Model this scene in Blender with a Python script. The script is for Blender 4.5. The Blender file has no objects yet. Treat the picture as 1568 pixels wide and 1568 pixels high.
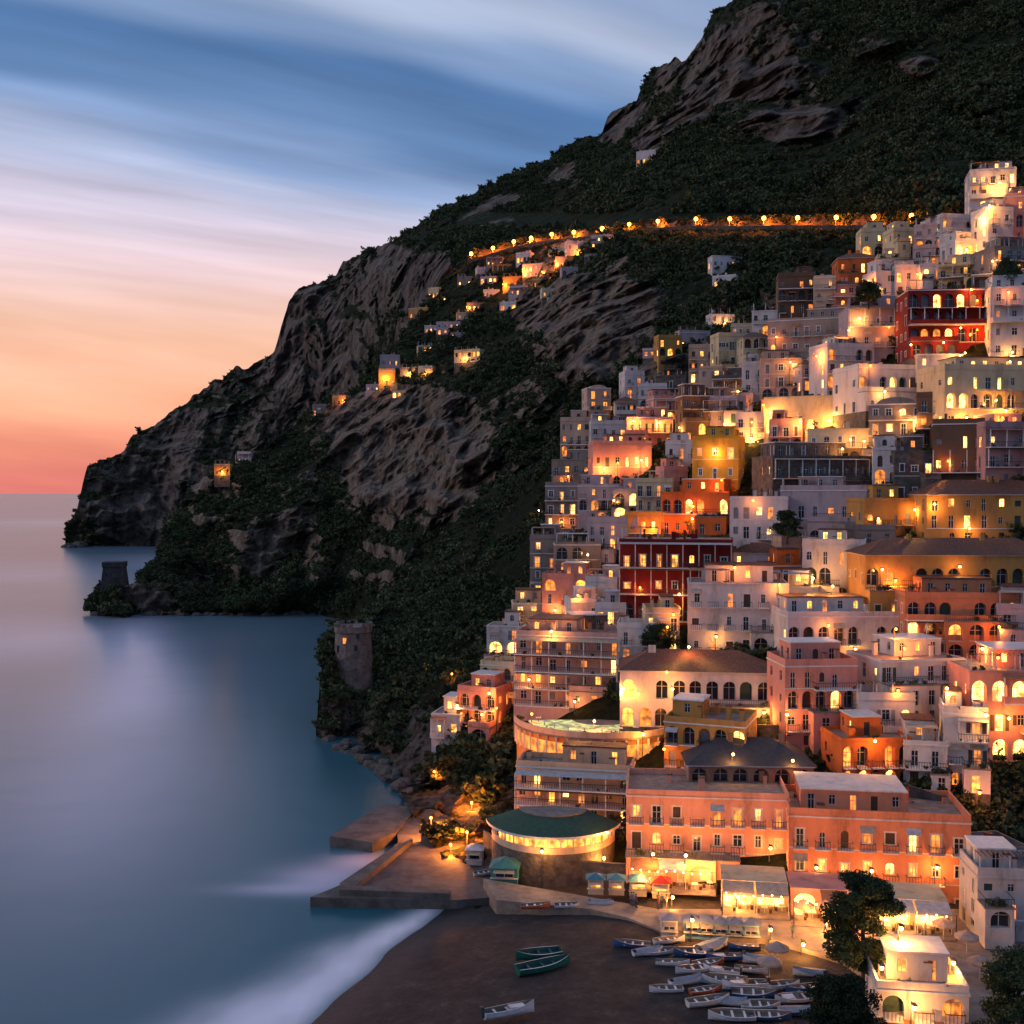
import bpy, math, random, time
import numpy as np
from mathutils import Vector, Matrix
T0=time.time()
random.seed(7); rng=np.random.default_rng(7)
F=1700.0; H=55.0; PT=math.atan(29/1700)
S=bpy.context.scene
COL=S.collection
# ---------------------------------------------------------------- projection helpers (photo survey -> world metres)
def P(px,py,d):
    X=(np.asarray(px,float)-784)/F; u=(784-np.asarray(py,float))/F
    yy=math.cos(PT)+u*math.sin(PT); zz=-math.sin(PT)+u*math.cos(PT)
    return X/yy*d, d, H+zz/yy*d
def V(px,py,d):
    a=P(px,py,d); return Vector((float(a[0]),float(d),float(a[2])))
def G(px,py,z=0.0):
    u=(784-py)/F; yy=math.cos(PT)+u*math.sin(PT); zz=-math.sin(PT)+u*math.cos(PT)
    return V(px,py,(H-z)/(-zz/yy))
def lin(r,g,b):
    f=lambda c:(c/255/12.92 if c/255<=.04045 else ((c/255+.055)/1.055)**2.4)
    return (f(r),f(g),f(b),1)
# ---------------------------------------------------------------- numpy noise
TAB=rng.random((64,64,64)).astype(np.float32)
def vn(x,y,z):
    xi=np.floor(x).astype(int);yi=np.floor(y).astype(int);zi=np.floor(z).astype(int)
    fx=x-xi;fy=y-yi;fz=z-zi
    fx=fx*fx*(3-2*fx);fy=fy*fy*(3-2*fy);fz=fz*fz*(3-2*fz)
    g=lambda a,b,c:TAB[(xi+a)&63,(yi+b)&63,(zi+c)&63]
    a=g(0,0,0)*(1-fx)+g(1,0,0)*fx;b=g(0,1,0)*(1-fx)+g(1,1,0)*fx
    c=g(0,0,1)*(1-fx)+g(1,0,1)*fx;d=g(0,1,1)*(1-fx)+g(1,1,1)*fx
    return (a*(1-fy)+b*fy)*(1-fz)+(c*(1-fy)+d*fy)*fz
def fbm(x,y,z,o=4):
    s=0;a=.5;t=0
    for i in range(o):
        s=s+a*vn(x+i*7.3,y+i*3.1,z+i*5.7);t+=a;a*=.5;x=x*2.03;y=y*2.03;z=z*2.03
    return s/t
def ridg(x,y,z,o=4):
    s=0;a=.5;t=0
    for i in range(o):
        s=s+a*(1-np.abs(2*vn(x+i*7.3,y+i*3.1,z+i*5.7)-1));t+=a;a*=.5;x=x*2.1;y=y*2.1;z=z*2.1
    return s/t
def sst(x):
    x=np.clip(x,0,1);return x*x*(3-2*x)
class TPS:
    def __init__(s,pts):
        a=np.array(pts,float); s.c=a[:,:2]/500; v=np.log(a[:,2]); n=len(a)
        K=s.k(s.c,s.c)+np.eye(n)*.004; Q=np.c_[np.ones(n),s.c]
        M=np.block([[K,Q],[Q.T,np.zeros((3,3))]])
        s.w=np.linalg.solve(M,np.r_[v,0,0,0])
    def k(s,a,b):
        r=np.sqrt(((a[:,None]-b[None])**2).sum(-1))+1e-9; return r*r*np.log(r)
    def __call__(s,x,y):
        x=np.asarray(x,float);sh=x.shape;q=np.c_[x.ravel()/500,np.asarray(y,float).ravel()/500]
        out=np.exp(s.k(q,s.c)@s.w[:-3]+np.c_[np.ones(len(q)),q]@s.w[-3:]); return out.reshape(sh)
# ---------------------------------------------------------------- materials
def nmat(name):
    m=bpy.data.materials.new(name);m.use_nodes=True
    nt=m.node_tree;b=nt.nodes['Principled BSDF'];return m,nt,b
def N(nt,t,**k):
    n=nt.nodes.new(t)
    for a,b in k.items():
        if a in n.inputs: n.inputs[a].default_value=b
        else: setattr(n,a,b)
    return n
def ramp(nt,els,fac=None):
    r=nt.nodes.new('ShaderNodeValToRGB');e=r.color_ramp.elements
    while len(e)<len(els):e.new(.5)
    for i,(p,c) in enumerate(els):
        e[i].position=p;e[i].color=c if len(c)==4 else (*c,1)
    if fac is not None: nt.links.new(fac,r.inputs[0])
    return r
def noise(nt,scale,detail=4,rough=.6,stretch=(1,1,1),kind='Object'):
    tc=N(nt,'ShaderNodeNewGeometry') if kind=='World' else N(nt,'ShaderNodeTexCoord')
    mp=nt.nodes.new('ShaderNodeMapping');mp.inputs['Scale'].default_value=stretch
    nt.links.new(tc.outputs['Position' if kind=='World' else 'Object'],mp.inputs[0])
    n=N(nt,'ShaderNodeTexNoise',Scale=scale,Detail=detail,Roughness=rough);nt.links.new(mp.outputs[0],n.inputs['Vector']);return n
def simple(name,col,rough=.8,var=.35,scale=1.5,metal=0,bump=0,stretch=(1,1,1)):
    m,nt,b=nmat(name);n=noise(nt,scale,5,.65,stretch,'World')
    c=np.array(col[:3])
    r=ramp(nt,[(.3,tuple(c*(1-var))),(.7,tuple(np.minimum(c*(1+var*.5),1)))],n.outputs[0])
    nt.links.new(r.outputs[0],b.inputs['Base Color']);b.inputs['Roughness'].default_value=rough;b.inputs['Metallic'].default_value=metal
    if bump:
        bp=N(nt,'ShaderNodeBump',Strength=bump,Distance=.1);nt.links.new(n.outputs[0],bp.inputs['Height']);nt.links.new(bp.outputs[0],b.inputs['Normal'])
    return m
_pl={}
def plaster(c):
    k=tuple(c)
    if k not in _pl: 
        m,nt,b=nmat('plaster_%d'%len(_pl))
        n=noise(nt,.35,7,.72,(1,1,.35),'World');cc=np.array(lin(*c)[:3])
        r=ramp(nt,[(.28,tuple(cc*np.array([.42,.38,.35]))),(.46,tuple(cc*.82)),(.66,tuple(cc))],n.outputs[0])
        nt.links.new(r.outputs[0],b.inputs['Base Color']);b.inputs['Roughness'].default_value=.9
        _pl[k]=m
    return _pl[k]
def emis(name,col,st,var=True):
    m,nt,b=nmat(name);b.inputs['Base Color'].default_value=(.2,.15,.1,1)
    b.inputs['Emission Color'].default_value=(*col,1)
    if var:
        n=noise(nt,.9,2,.5,(1,1,1),'World');mr=N(nt,'ShaderNodeMapRange');mr.inputs[1].default_value=.35;mr.inputs[2].default_value=.65
        mr.inputs[3].default_value=st*.2;mr.inputs[4].default_value=st*1.4
        nt.links.new(n.outputs[0],mr.inputs[0]);nt.links.new(mr.outputs[0],b.inputs['Emission Strength'])
    else:b.inputs['Emission Strength'].default_value=st
    return m
M_lit=[emis('window_glow_warm',(1,.35,.05),2.8),emis('window_glow_amber',(1,.26,.03),1.5),emis('window_glow_bright',(1,.47,.11),5)]
M_bulb=emis('lamp_bulb',(1,.45,.12),26,False)
M_bulbo=emis('sodium_bulb',(1,.27,.03),16,False)
m,nt,b=nmat('dark_glass');b.inputs['Base Color'].default_value=(.02,.025,.035,1);b.inputs['Roughness'].default_value=.12;M_glass=m
M_shut=[simple('shutter_green',(.03,.07,.05),.6),simple('shutter_brown',(.09,.045,.025),.6),simple('shutter_grey',(.25,.25,.26),.6)]
M_frame=simple('painted_frame',(.6,.58,.55),.5)
M_rail=simple('iron_railing',(.05,.05,.055),.5)
M_slab=simple('terrace_paving',(.27,.21,.17),.85,.5,.8)
M_cloth=[simple('awning_cream',(.45,.36,.26),.9),simple('awning_white',(.5,.46,.43),.9),simple('awning_rust',(.4,.16,.07),.9)]
m,nt,b=nmat('roof_tiles')
n=noise(nt,2.5,5,.7,(1,1,1),'World');r=ramp(nt,[(.3,(.06,.022,.015)),(.5,(.16,.055,.035)),(.72,(.32,.15,.09))],n.outputs[0]);nt.links.new(r.outputs[0],b.inputs['Base Color'])
w=N(nt,'ShaderNodeTexWave',Scale=3.0,Distortion=.6);w.bands_direction='X';g=N(nt,'ShaderNodeNewGeometry');nt.links.new(g.outputs['Position'],w.inputs[0]);bp=N(nt,'ShaderNodeBump',Strength=.8,Distance=.15);nt.links.new(w.outputs['Fac'],bp.inputs['Height']);nt.links.new(bp.outputs[0],b.inputs['Normal']);M_tile=m
def stone(name,c,sc=1.2):
    m,nt,b=nmat(name)
    g=N(nt,'ShaderNodeNewGeometry');v=N(nt,'ShaderNodeTexVoronoi',Scale=sc);v.feature='F1';nt.links.new(g.outputs['Position'],v.inputs['Vector'])
    n=noise(nt,.6,6,.7,(1,1,1),'World');c=np.array(c)
    r=ramp(nt,[(.3,tuple(c*.4)),(.7,tuple(c*1.3))],n.outputs[0]);mx=N(nt,'ShaderNodeMix',data_type='RGBA',blend_type='MULTIPLY');mx.inputs[0].default_value=.7
    r2=ramp(nt,[(0,(.45,.45,.45)),(1,(1.,1.,1.))],v.outputs['Color'])
    nt.links.new(r.outputs[0],mx.inputs[6]);nt.links.new(r2.outputs[0],mx.inputs[7]);nt.links.new(mx.outputs[2],b.inputs['Base Color'])
    v2=N(nt,'ShaderNodeTexVoronoi',Scale=sc);v2.feature='DISTANCE_TO_EDGE';nt.links.new(g.outputs['Position'],v2.inputs['Vector'])
    bp=N(nt,'ShaderNodeBump',Strength=.7,Distance=.2);nt.links.new(v2.outputs[0],bp.inputs['Height']);nt.links.new(bp.outputs[0],b.inputs['Normal']);b.inputs['Roughness'].default_value=.95
    return m
M_stone=stone('rubble_stone',(.17,.14,.115))
M_white=simple('white_paint',(.72,.69,.66),.5,.2)
# terrain material
def terrain_mat(name,rockA,rockB,vegA,vegB,sc=1):
    m,nt,b=nmat(name);L=nt.links
    at=N(nt,'ShaderNodeAttribute',attribute_name='rock')
    n1=noise(nt,.07*sc,12,.78,(1,1,.35),'World');n2=noise(nt,.16*sc,10,.76,(1,1,1.3),'World');n3=noise(nt,.22*sc,9,.8,(1,1,1),'World')
    ad=N(nt,'ShaderNodeMath',operation='ADD');L.new(n1.outputs[0],ad.inputs[0]);L.new(n2.outputs[0],ad.inputs[1])
    hf=N(nt,'ShaderNodeMath',operation='MULTIPLY');L.new(ad.outputs[0],hf.inputs[0]);hf.inputs[1].default_value=.5
    A=np.array(rockA);B=np.array(rockB)
    rr=ramp(nt,[(.38,tuple(A*.2)),(.45,tuple(A)),(.52,tuple(B)),(.60,tuple(B*1.45))],hf.outputs[0])
    rv=ramp(nt,[(.38,tuple(np.array(vegA)*.5)),(.5,tuple((np.array(vegA)+np.array(vegB))/2)),(.6,vegB)],n3.outputs[0])
    mx0=N(nt,'ShaderNodeMath',operation='ADD');L.new(at.outputs['Fac'],mx0.inputs[0]);L.new(n3.outputs[0],mx0.inputs[1])
    hv=N(nt,'ShaderNodeMath',operation='MULTIPLY');L.new(mx0.outputs[0],hv.inputs[0]);hv.inputs[1].default_value=.5
    rf=ramp(nt,[(.42,(0,0,0)),(.49,(1,1,1))],hv.outputs[0])
    mx=N(nt,'ShaderNodeMix',data_type='RGBA');L.new(rf.outputs[0],mx.inputs[0]);L.new(rv.outputs[0],mx.inputs[6]);L.new(rr.outputs[0],mx.inputs[7])
    L.new(mx.outputs[2],b.inputs['Base Color']);b.inputs['Roughness'].default_value=1;b.inputs['Specular IOR Level'].default_value=.1
    bp=N(nt,'ShaderNodeBump',Strength=1,Distance=14/sc);L.new(hf.outputs[0],bp.inputs['Height']);L.new(bp.outputs[0],b.inputs['Normal'])
    return m
# ---------------------------------------------------------------- mesh from numpy grid
def grid_obj(name,X,Y,Z,mat,attrs={},smooth=True):
    nv,nu=X.shape
    co=np.stack([X,Y,Z],-1).reshape(-1,3).astype(np.float32)
    idx=np.arange(nv*nu).reshape(nv,nu)
    q=np.stack([idx[:-1,:-1],idx[:-1,1:],idx[1:,1:],idx[1:,:-1]],-1).reshape(-1,4).astype(np.int32)
    me=bpy.data.meshes.new(name);me.vertices.add(len(co));me.vertices.foreach_set('co',co.ravel())
    me.loops.add(q.size);me.loops.foreach_set('vertex_index',q.ravel());me.polygons.add(len(q))
    me.polygons.foreach_set('loop_start',np.arange(len(q),dtype=np.int32)*4)
    if smooth: me.polygons.foreach_set('use_smooth',np.ones(len(q),bool))
    me.update();me.validate()
    for k,a in attrs.items():
        at=me.attributes.new(k,'FLOAT','POINT');at.data.foreach_set('value',a.astype(np.float32).ravel())
    me.materials.append(mat);ob=bpy.data.objects.new(name,me);COL.objects.link(ob);return ob
# ---------------------------------------------------------------- terrain sheets
def ell(px,py,L):
    r=np.zeros_like(px)
    for (cx,cy,rx,ry,s) in L:
        q=((px-cx)/rx)**2+((py-cy)/ry)**2; r=np.maximum(r,s*np.clip(1.4-q,0,1))
    return r
def sheet(name,tps,pxs,top,bot,nv,a1,s1,a2,s2,lg,la,rocks,mat,damp=None,baser=0,leftback=True,jit=3,smooth=True):
    top=np.array(top,float);bot=np.array(bot,float)
    tp=np.interp(pxs,top[:,0],top[:,1]);bp=np.interp(pxs,bot[:,0],bot[:,1])
    tp=tp+(fbm(pxs/11,0*pxs,0*pxs+3,4)-.5)*jit*2+(ridg(pxs/38,0*pxs+9,0*pxs,4)-.6)*jit*-3
    v=np.linspace(0,1,nv)[:,None];px=np.repeat(pxs[None],nv,0);py=bp[None]+(tp-bp)[None]*v
    d=tps(px,py);X,Y,Z=P(px,py,d)
    wx=(fbm(X/s1*1.2,Y/s1*1.2,Z/s1*1.2,3)-.5)*1.2
    n1=ridg(X/s1+wx,Y/s1+wx,Z/s1*.3,4)-.6
    n2=ridg(X/s2+wx,Y/s2,Z/s2*.4,6)-.6
    n3=fbm(X/s2*.5,Y/s2*.5,Z/s2*1.3,5)-.5
    n4=ridg(X/s2*1.4+wx,Y/s2*.3,Z/s2*.13,5)-.6
    n5=fbm(X/s2*3,Y/s2*1.5,Z/s2*3,4)-.5
    rk=ell(px,py,rocks)
    rn=fbm(X/s1*2.5,Y/s1*2.5,Z/s1*2.5,5)
    dm=1 if damp is None else damp(px,py)
    lt=Z/lg+(fbm(X/s1*1.3,Y/s1*1.3,Z/s1,4)-.5)*3;fr=lt-np.floor(lt);st=sst((fr-.72)/.26)
    lm=np.clip(.25+rk*.9+(rn-.5)*1.5,0,1.2)
    lt2=Z/(lg*.33)+(fbm(X/s2,Y/s2,Z/s2,4)-.5)*3;fr2=lt2-np.floor(lt2);st2=sst((fr2-.7)/.28)
    dd=(-a1*n1-a2*(.6+.6*rk)*n2-a2*(.3+.4*rk)*n3-a2*(.3+1.3*np.clip(rk,0,1))*n4-a2*(.3+.8*rk)*n5+la*(st-fr)*lm+la*.33*(st2-fr2)*lm)*dm
    d=d+dd;X,Y,Z=P(px,py,d)
    gu=[np.gradient(a,axis=1) for a in (X,Y,Z)];gv=[np.gradient(a,axis=0) for a in (X,Y,Z)]
    cx=gu[1]*gv[2]-gu[2]*gv[1];cy=gu[2]*gv[0]-gu[0]*gv[2];cz=gu[0]*gv[1]-gu[1]*gv[0]
    nz=np.abs(cz)/np.sqrt(cx*cx+cy*cy+cz*cz+1e-9)
    rock=np.clip(rk*(.3+.9*rn)+baser+(rn-.5)*1.1+(.5-nz)*.95,0,1)
    for k,(bk,dn) in enumerate([(.03,.004),(.10,.05),(.2,.15)]):
        X=np.vstack([X,X[nv-1:nv]*(1+bk*.6)]);Y=np.vstack([Y,Y[nv-1:nv]*(1+bk)]);Z=np.vstack([Z,Z[nv-1:nv]-Y[nv-1:nv]*dn])
        rock=np.vstack([rock,rock[nv-1:nv]])
    if leftback:
        for sh in (40,200):
            X=np.hstack([X[:,:1]+sh*.3,X]);Y=np.hstack([Y[:,:1]+sh,Y]);Z=np.hstack([Z[:,:1]-2,Z]);rock=np.hstack([rock[:,:1],rock])
    ob=grid_obj(name,X,Y,Z,mat,{'rock':rock},smooth);return ob,X,Y,Z,rock
MA=terrain_mat('mountain_rock_and_scrub',(.14,.113,.09),(.32,.262,.21),(.026,.038,.019),(.065,.084,.04),sc=.6)
MB_=terrain_mat('cliff_rock_and_scrub',(.16,.122,.094),(.38,.295,.22),(.017,.026,.012),(.052,.065,.032),sc=1.2)
MC=terrain_mat('hillside_ground',(.085,.07,.058),(.21,.165,.13),(.012,.018,.009),(.04,.045,.02),sc=2)
tA=TPS([(110,835,1169),(130,720,1190),(220,835,1169),(300,700,1170),(240,655,1250),(420,545,1250),(440,460,1230),(300,860,1100),(600,860,950),(525,430,1180),(600,500,950),(700,300,1150),(720,400,712),(740,520,700),(925,200,1050),(940,350,595),(1050,100,950),(1060,345,545),(1120,0,900),(1410,345,440),(1400,0,720),(1600,0,650),(1700,-300,900),(1550,250,500),(1600,345,420),(1250,200,680),(1100,520,540),(1750,520,440),(850,300,900)])
skyl=[(100,812),(118,785),(130,730),(134,716),(160,705),(190,686),(200,668),(240,652),(300,602),(350,572),(420,542),(430,505),(442,462),(452,447),(470,440),(480,436),(515,424),(525,402),(545,390),(565,380),(600,372),(625,352),(650,342),(680,316),(740,292),(800,264),(840,247),(890,212),(922,200),(930,178),(975,158),(988,122),(1000,108),(1035,92),(1044,97),(1052,92),(1075,60),(1090,25),(1120,0),(1160,-60),(1300,-160),(1500,-260),(1800,-330)]
rockA=[(190,770,85,80,1.2),(330,680,120,80,1.),(470,490,70,70,1.1),(600,420,110,55,1.1),(1150,110,120,80,1.25),(1210,190,100,36,1.4),(970,185,80,45,1.2),(1060,120,60,80,1.3),(740,320,90,40,1.),(1410,100,30,18,1.2),(480,570,90,60,1.),(1000,220,35,18,1.1),(250,730,120,90,1.),(400,600,90,60,.9),(1300,60,80,30,.8),(1500,150,60,25,.5),(860,270,60,30,.7),(1190,30,60,40,.9),(1330,160,50,20,.5)]
dA=lambda px,py:np.where(px>690,np.clip((318-py)/60,0.04,1),1)
oA,XA,YA,ZA,RA=sheet('mountain',tA,np.linspace(100,1800,1200),skyl,[(100,842),(230,842),(300,870),(640,870),(690,620),(740,540),(1800,540)],500,60,190,16,42,55,34,rockA,MA,dA,.0,jit=5)
tB=TPS([(150,938,505),(300,940,505),(500,945,495),(230,865,530),(330,715,600),(290,750,600),(480,620,640),(580,580,620),(600,530,660),(720,400,700),(830,440,600),(940,370,580),(900,480,500),(600,650,560),(700,700,480),(640,770,480),(700,600,540),(500,850,510),(850,560,480),(1000,500,450),(700,900,400),(850,800,380),(1060,345,530),(1410,345,430),(1200,450,420),(1400,500,400),(1000,700,400),(1250,380,450),(1750,345,400),(1750,600,380)])
topB=[(138,932),(150,905),(160,898),(205,893),(232,868),(252,835),(265,792),(290,748),(330,718),(400,692),(440,662),(480,622),(560,588),(578,560),(602,530),(640,482),(690,415),(720,404),(800,378),(940,360),(1000,354),(1060,351),(1410,349),(1800,349)]
botB=[(138,944),(520,950),(560,990),(800,990),(1000,800),(1800,700)]
rockB=[(430,850,90,80,1.3),(640,690,160,110,1.5),(900,470,110,110,1.4),(1030,590,70,65,1.2),(300,912,180,34,1.),(580,860,60,40,.8),(1210,455,100,40,.9),(330,760,60,50,.9),(720,760,70,50,.9),(560,700,80,60,1.),(800,620,60,60,.9),(650,560,80,25,.6),(470,740,70,40,.7)]
dB=lambda px,py:np.where(px>690,np.clip((py-352)/50,0.0,1),1)
oB,XB,YB,ZB,RB=sheet('coastal_spur',tB,np.linspace(138,1800,1200),topB,botB,560,30,85,10,24,30,20,rockB,MB_,dB,-.04,jit=3)
ptsC=[(490,1120,256),(495,1000,262),(520,960,280),(560,1150,238),(610,1195,213),(632,1245,190),(700,1335,161),(740,1390,146),(1100,1392,143),(1500,1400,141),(1750,1400,141),(1100,1460,139),(1700,1460,138),(800,1310,166),(660,1200,207),(700,1080,228),(1000,1150,178),(1300,1150,168),(1500,1150,163),(1050,1000,203),(1300,1000,192),(1500,1000,183),(1750,1000,178),(850,850,270),(1000,850,243),(1300,850,218),(1550,850,205),(900,650,335),(1100,650,285),(1300,650,255),(1550,650,232),(1050,520,380),(1200,500,318),(1400,450,280),(1550,450,260),(1550,300,300),(1400,340,340),(1750,300,290),(540,1020,268),(560,960,290),(650,900,325),(650,1050,252),(620,890,340),(760,745,400),(830,790,315),(720,830,350),(800,1150,200),(1300,1280,150),(1000,1280,158)]
tC=TPS(ptsC)
topC=[(484,1118),(490,1040),(500,975),(515,958),(560,948),(580,925),(620,888),(660,848),(700,795),(760,748),(815,722),(840,690),(890,640),(960,630),(1040,615),(1060,570),(1100,520),(1130,495),(1200,478),(1270,432),(1300,400),(1400,345),(1480,338),(1800,330)]
botC=[(484,1132),(560,1172),(610,1206),(640,1262),(700,1350),(740,1410),(800,1470),(1800,1480)]
rockC=[(520,1080,70,80,1.2),(600,1120,80,70,1.1),(640,1190,70,70,1.3),(700,1270,60,60,1.2),(740,1130,60,40,.9),(1030,600,50,40,1.0),(1130,530,60,20,.6),(760,1200,40,60,.9)]
def dC(px,py):
    t=np.interp(py,[400,640,740,850,960,1060,1130,1250,1400],[1300,1000,850,840,770,740,740,790,770])
    return np.clip((t-px)/60+.12,.12,1)
oC,XC,YC,ZC,RC=sheet('hillside',tC,np.linspace(484,1800,850),topC,botC,520,9,40,5.5,10,11,6,rockC,MC,dC,-.1,jit=2)
print('terrain',time.time()-T0)
# ---------------------------------------------------------------- foliage instancing
M_leaf=[]
for i,(c1,c2) in enumerate([((.018,.032,.014),(.080,.108,.044)),((.030,.040,.018),(.105,.108,.050)),((.013,.024,.012),(.052,.076,.034))]):
    m,nt,b=nmat('foliage_%d'%i);oi=N(nt,'ShaderNodeObjectInfo');n=noise(nt,.05,4,.6,(1,1,1),'World')
    ad=N(nt,'ShaderNodeMath',operation='MULTIPLY_ADD');nt.links.new(oi.outputs['Random'],ad.inputs[0]);ad.inputs[1].default_value=.45;nt.links.new(n.outputs[0],ad.inputs[2])
    r=ramp(nt,[(.35,c1),(.95,c2)],ad.outputs[0]);nt.links.new(r.outputs[0],b.inputs['Base Color']);b.inputs['Roughness'].default_value=.8;b.inputs['Specular IOR Level'].default_value=.15;M_leaf.append(m)
def leaf_mesh(name,centers,radii,n,size,mat,flat=.8):
    cs=np.array(centers,float);rs=np.array(radii,float)
    k=rng.choice(len(cs),n,p=rs**2/np.sum(rs**2));d=rng.normal(size=(n,3));d/=np.linalg.norm(d,axis=1)[:,None]
    rr=rs[k]*(rng.random(n)**.35);p=cs[k]+d*rr[:,None]*np.array([1,1,flat])
    a=rng.normal(size=(n,3));a/=np.linalg.norm(a,axis=1)[:,None];b_=np.cross(a,rng.normal(size=(n,3)));b_/=np.linalg.norm(b_,axis=1)[:,None]
    s=size*(.5+rng.random(n))[:,None]
    vs=np.stack([p+a*s,p+b_*s*.6,p-a*s*.8,p-b_*s*.6],1).reshape(-1,3)
    me=bpy.data.meshes.new(name);me.from_pydata(vs.tolist(),[],np.arange(n*4).reshape(-1,4).tolist());me.materials.append(mat);return me
bc=bpy.data.collections.new('shrub_kinds')
for i in range(5):
    c=[(0,0,.35)]+[(rng.uniform(-.6,.6),rng.uniform(-.6,.6),rng.uniform(.1,.85)) for _ in range(6)]
    me=leaf_mesh('shrub',c,[.6]+[rng.uniform(.25,.45) for _ in range(6)],130,.2,M_leaf[i%3])
    bc.objects.link(bpy.data.objects.new('shrub_kind',me))
def scatter(name,pts,sc):
    me=bpy.data.meshes.new(name);me.from_pydata([tuple(p) for p in pts],[],[])
    a=me.attributes.new('s','FLOAT','POINT');a.data.foreach_set('value',np.asarray(sc,np.float32))
    ob=bpy.data.objects.new(name,me);COL.objects.link(ob)
    g=bpy.data.node_groups.new(name,'GeometryNodeTree');g.interface.new_socket('Geometry',in_out='INPUT',socket_type='NodeSocketGeometry');g.interface.new_socket('Geometry',in_out='OUTPUT',socket_type='NodeSocketGeometry')
    i=g.nodes.new('NodeGroupInput');o=g.nodes.new('NodeGroupOutput');ip=g.nodes.new('GeometryNodeInstanceOnPoints');ci=g.nodes.new('GeometryNodeCollectionInfo')
    ci.inputs[0].default_value=bc;ci.inputs[1].default_value=True;ci.inputs[2].default_value=True
    rv=g.nodes.new('FunctionNodeRandomValue');rv.data_type='FLOAT_VECTOR';rv.inputs[0].default_value=(-.2,-.2,0);rv.inputs[1].default_value=(.2,.2,6.28)
    na=g.nodes.new('GeometryNodeInputNamedAttribute');na.data_type='FLOAT';na.inputs[0].default_value='s'
    g.links.new(i.outputs[0],ip.inputs['Points']);g.links.new(ci.outputs[0],ip.inputs['Instance']);ip.inputs['Pick Instance'].default_value=True
    g.links.new(rv.outputs[0],ip.inputs['Rotation']);g.links.new(na.outputs[0],ip.inputs['Scale']);g.links.new(ip.outputs[0],o.inputs[0])
    md=ob.modifiers.new('foliage','NODES');md.node_group=g;return ob
def pick(X,Y,Z,R,n,lo,hi,thr=.5,cond=None,cl=40,off=.34):
    nv,nu=X.shape;i=rng.integers(0,nv-4,n);j=rng.integers(2,nu,n)
    x,y,z=X[i,j],Y[i,j],Z[i,j];c=fbm(x/cl,y/cl,z/cl,4)
    keep=(R[i,j]+rng.normal(0,.09,n)<thr)&(z>2)&(rng.random(n)<np.clip((c-off)*5,.08,1))
    if cond is not None: keep&=cond(x,y,z)
    i=i[keep];j=j[keep];c=c[keep];p=np.stack([X[i,j]+rng.normal(0,.6,len(i)),Y[i,j],Z[i,j]-.3],1)
    return p,rng.uniform(lo,hi,len(i))*(.5+.9*rng.random(len(i))**2)*(.6+c*.8)
def topx(Y,X,Z):
    px=X/Y*F+784;py=755-(Z-H)/Y*F;return px,py
def ctA(X,Y,Z):
    px,py=topx(Y,X,Z);return (rng.random(len(X))<np.clip((px-250)/350,.35,1))&~((px>700)&(py>328)&(py<352))
p,s=pick(XA,YA,ZA,RA,120000,1.6,4.2,.30,ctA);scatter('mountain_scrub',p,s);print(len(p))
road_clear=lambda X,Y,Z:~((topx(Y,X,Z)[1]<366)&(topx(Y,X,Z)[0]>700))
p,s=pick(XB,YB,ZB,RB,64000,1.1,3.1,.30,road_clear,25);scatter('spur_trees',p,s);print(len(p))
def ctc(X,Y,Z):
    px,py=topx(Y,X,Z)
    t=np.interp(py,[400,640,740,850,960,1060,1130,1250,1400],[1150,960,850,850,790,740,730,730,730]);return (((px<t)&(py<1180))|(rng.random(len(X))<.3)&(py<1290))&~((px>785)&(px<1075)&(py>1075)&(py<1200))
p,s=pick(XC,YC,ZC,RC,38000,.9,2.4,.42,ctc,14);scatter('hillside_trees',p,s);print(len(p))
print('scatter',time.time()-T0)
# ---------------------------------------------------------------- sea
xs=np.unique(np.r_[np.linspace(-60000,-2000,20),np.linspace(-2000,-400,40),np.linspace(-400,60,330),np.linspace(60,1500,20),np.linspace(1500,60000,10)])
ys=np.unique(np.r_[np.linspace(-3000,60,15),np.linspace(60,260,220),np.linspace(260,620,140),np.linspace(620,3000,60),np.linspace(3000,90000,30)])
SX,SY=np.meshgrid(xs,ys);SZ=np.zeros_like(SX)
def sgn(X,Y): # signed distance seaward of the beach waterline
    n=np.array([-.937,.35]);bow=.012*np.clip(146-Y,0,60)*np.clip(Y-112,-20,60)*.35
    return (X+8.9)*n[0]+(Y-146)*n[1]-bow*.3+(fbm(np.asarray(Y)/7.,0*Y,0*Y,3)-.5)*1.6
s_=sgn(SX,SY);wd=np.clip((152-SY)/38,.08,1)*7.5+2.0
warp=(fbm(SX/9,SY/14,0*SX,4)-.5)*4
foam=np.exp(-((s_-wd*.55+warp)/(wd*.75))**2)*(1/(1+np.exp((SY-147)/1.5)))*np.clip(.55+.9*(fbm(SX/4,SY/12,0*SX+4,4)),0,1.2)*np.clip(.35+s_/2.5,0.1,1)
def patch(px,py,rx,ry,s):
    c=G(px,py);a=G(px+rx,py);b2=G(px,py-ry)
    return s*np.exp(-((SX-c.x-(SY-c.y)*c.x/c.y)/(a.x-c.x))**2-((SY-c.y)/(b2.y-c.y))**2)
milk_sheen=patch(500,1345,75,20,.75)+patch(555,1318,50,14,.7)+patch(210,1000,60,60,.65)+patch(180,1110,120,80,.4)+patch(60,975,150,30,.4)+patch(40,880,160,14,.3)+patch(430,1362,80,9,.45)+patch(230,860,60,12,.35)+patch(90,1230,130,90,.25)+patch(80,800,120,5,.25)  # pale patches: blurred foam plus sky reflection painted into the water colour
milk_sheen=milk_sheen*(.5+1.*fbm(SX/45,SY/80,0*SX,4))+.18*sst((-SX-15)/110)*(.4+1.1*fbm(SX/160,SY/60,0*SX+2,3))+.02
m,nt,b=nmat('sea_water');L=nt.links
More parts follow.
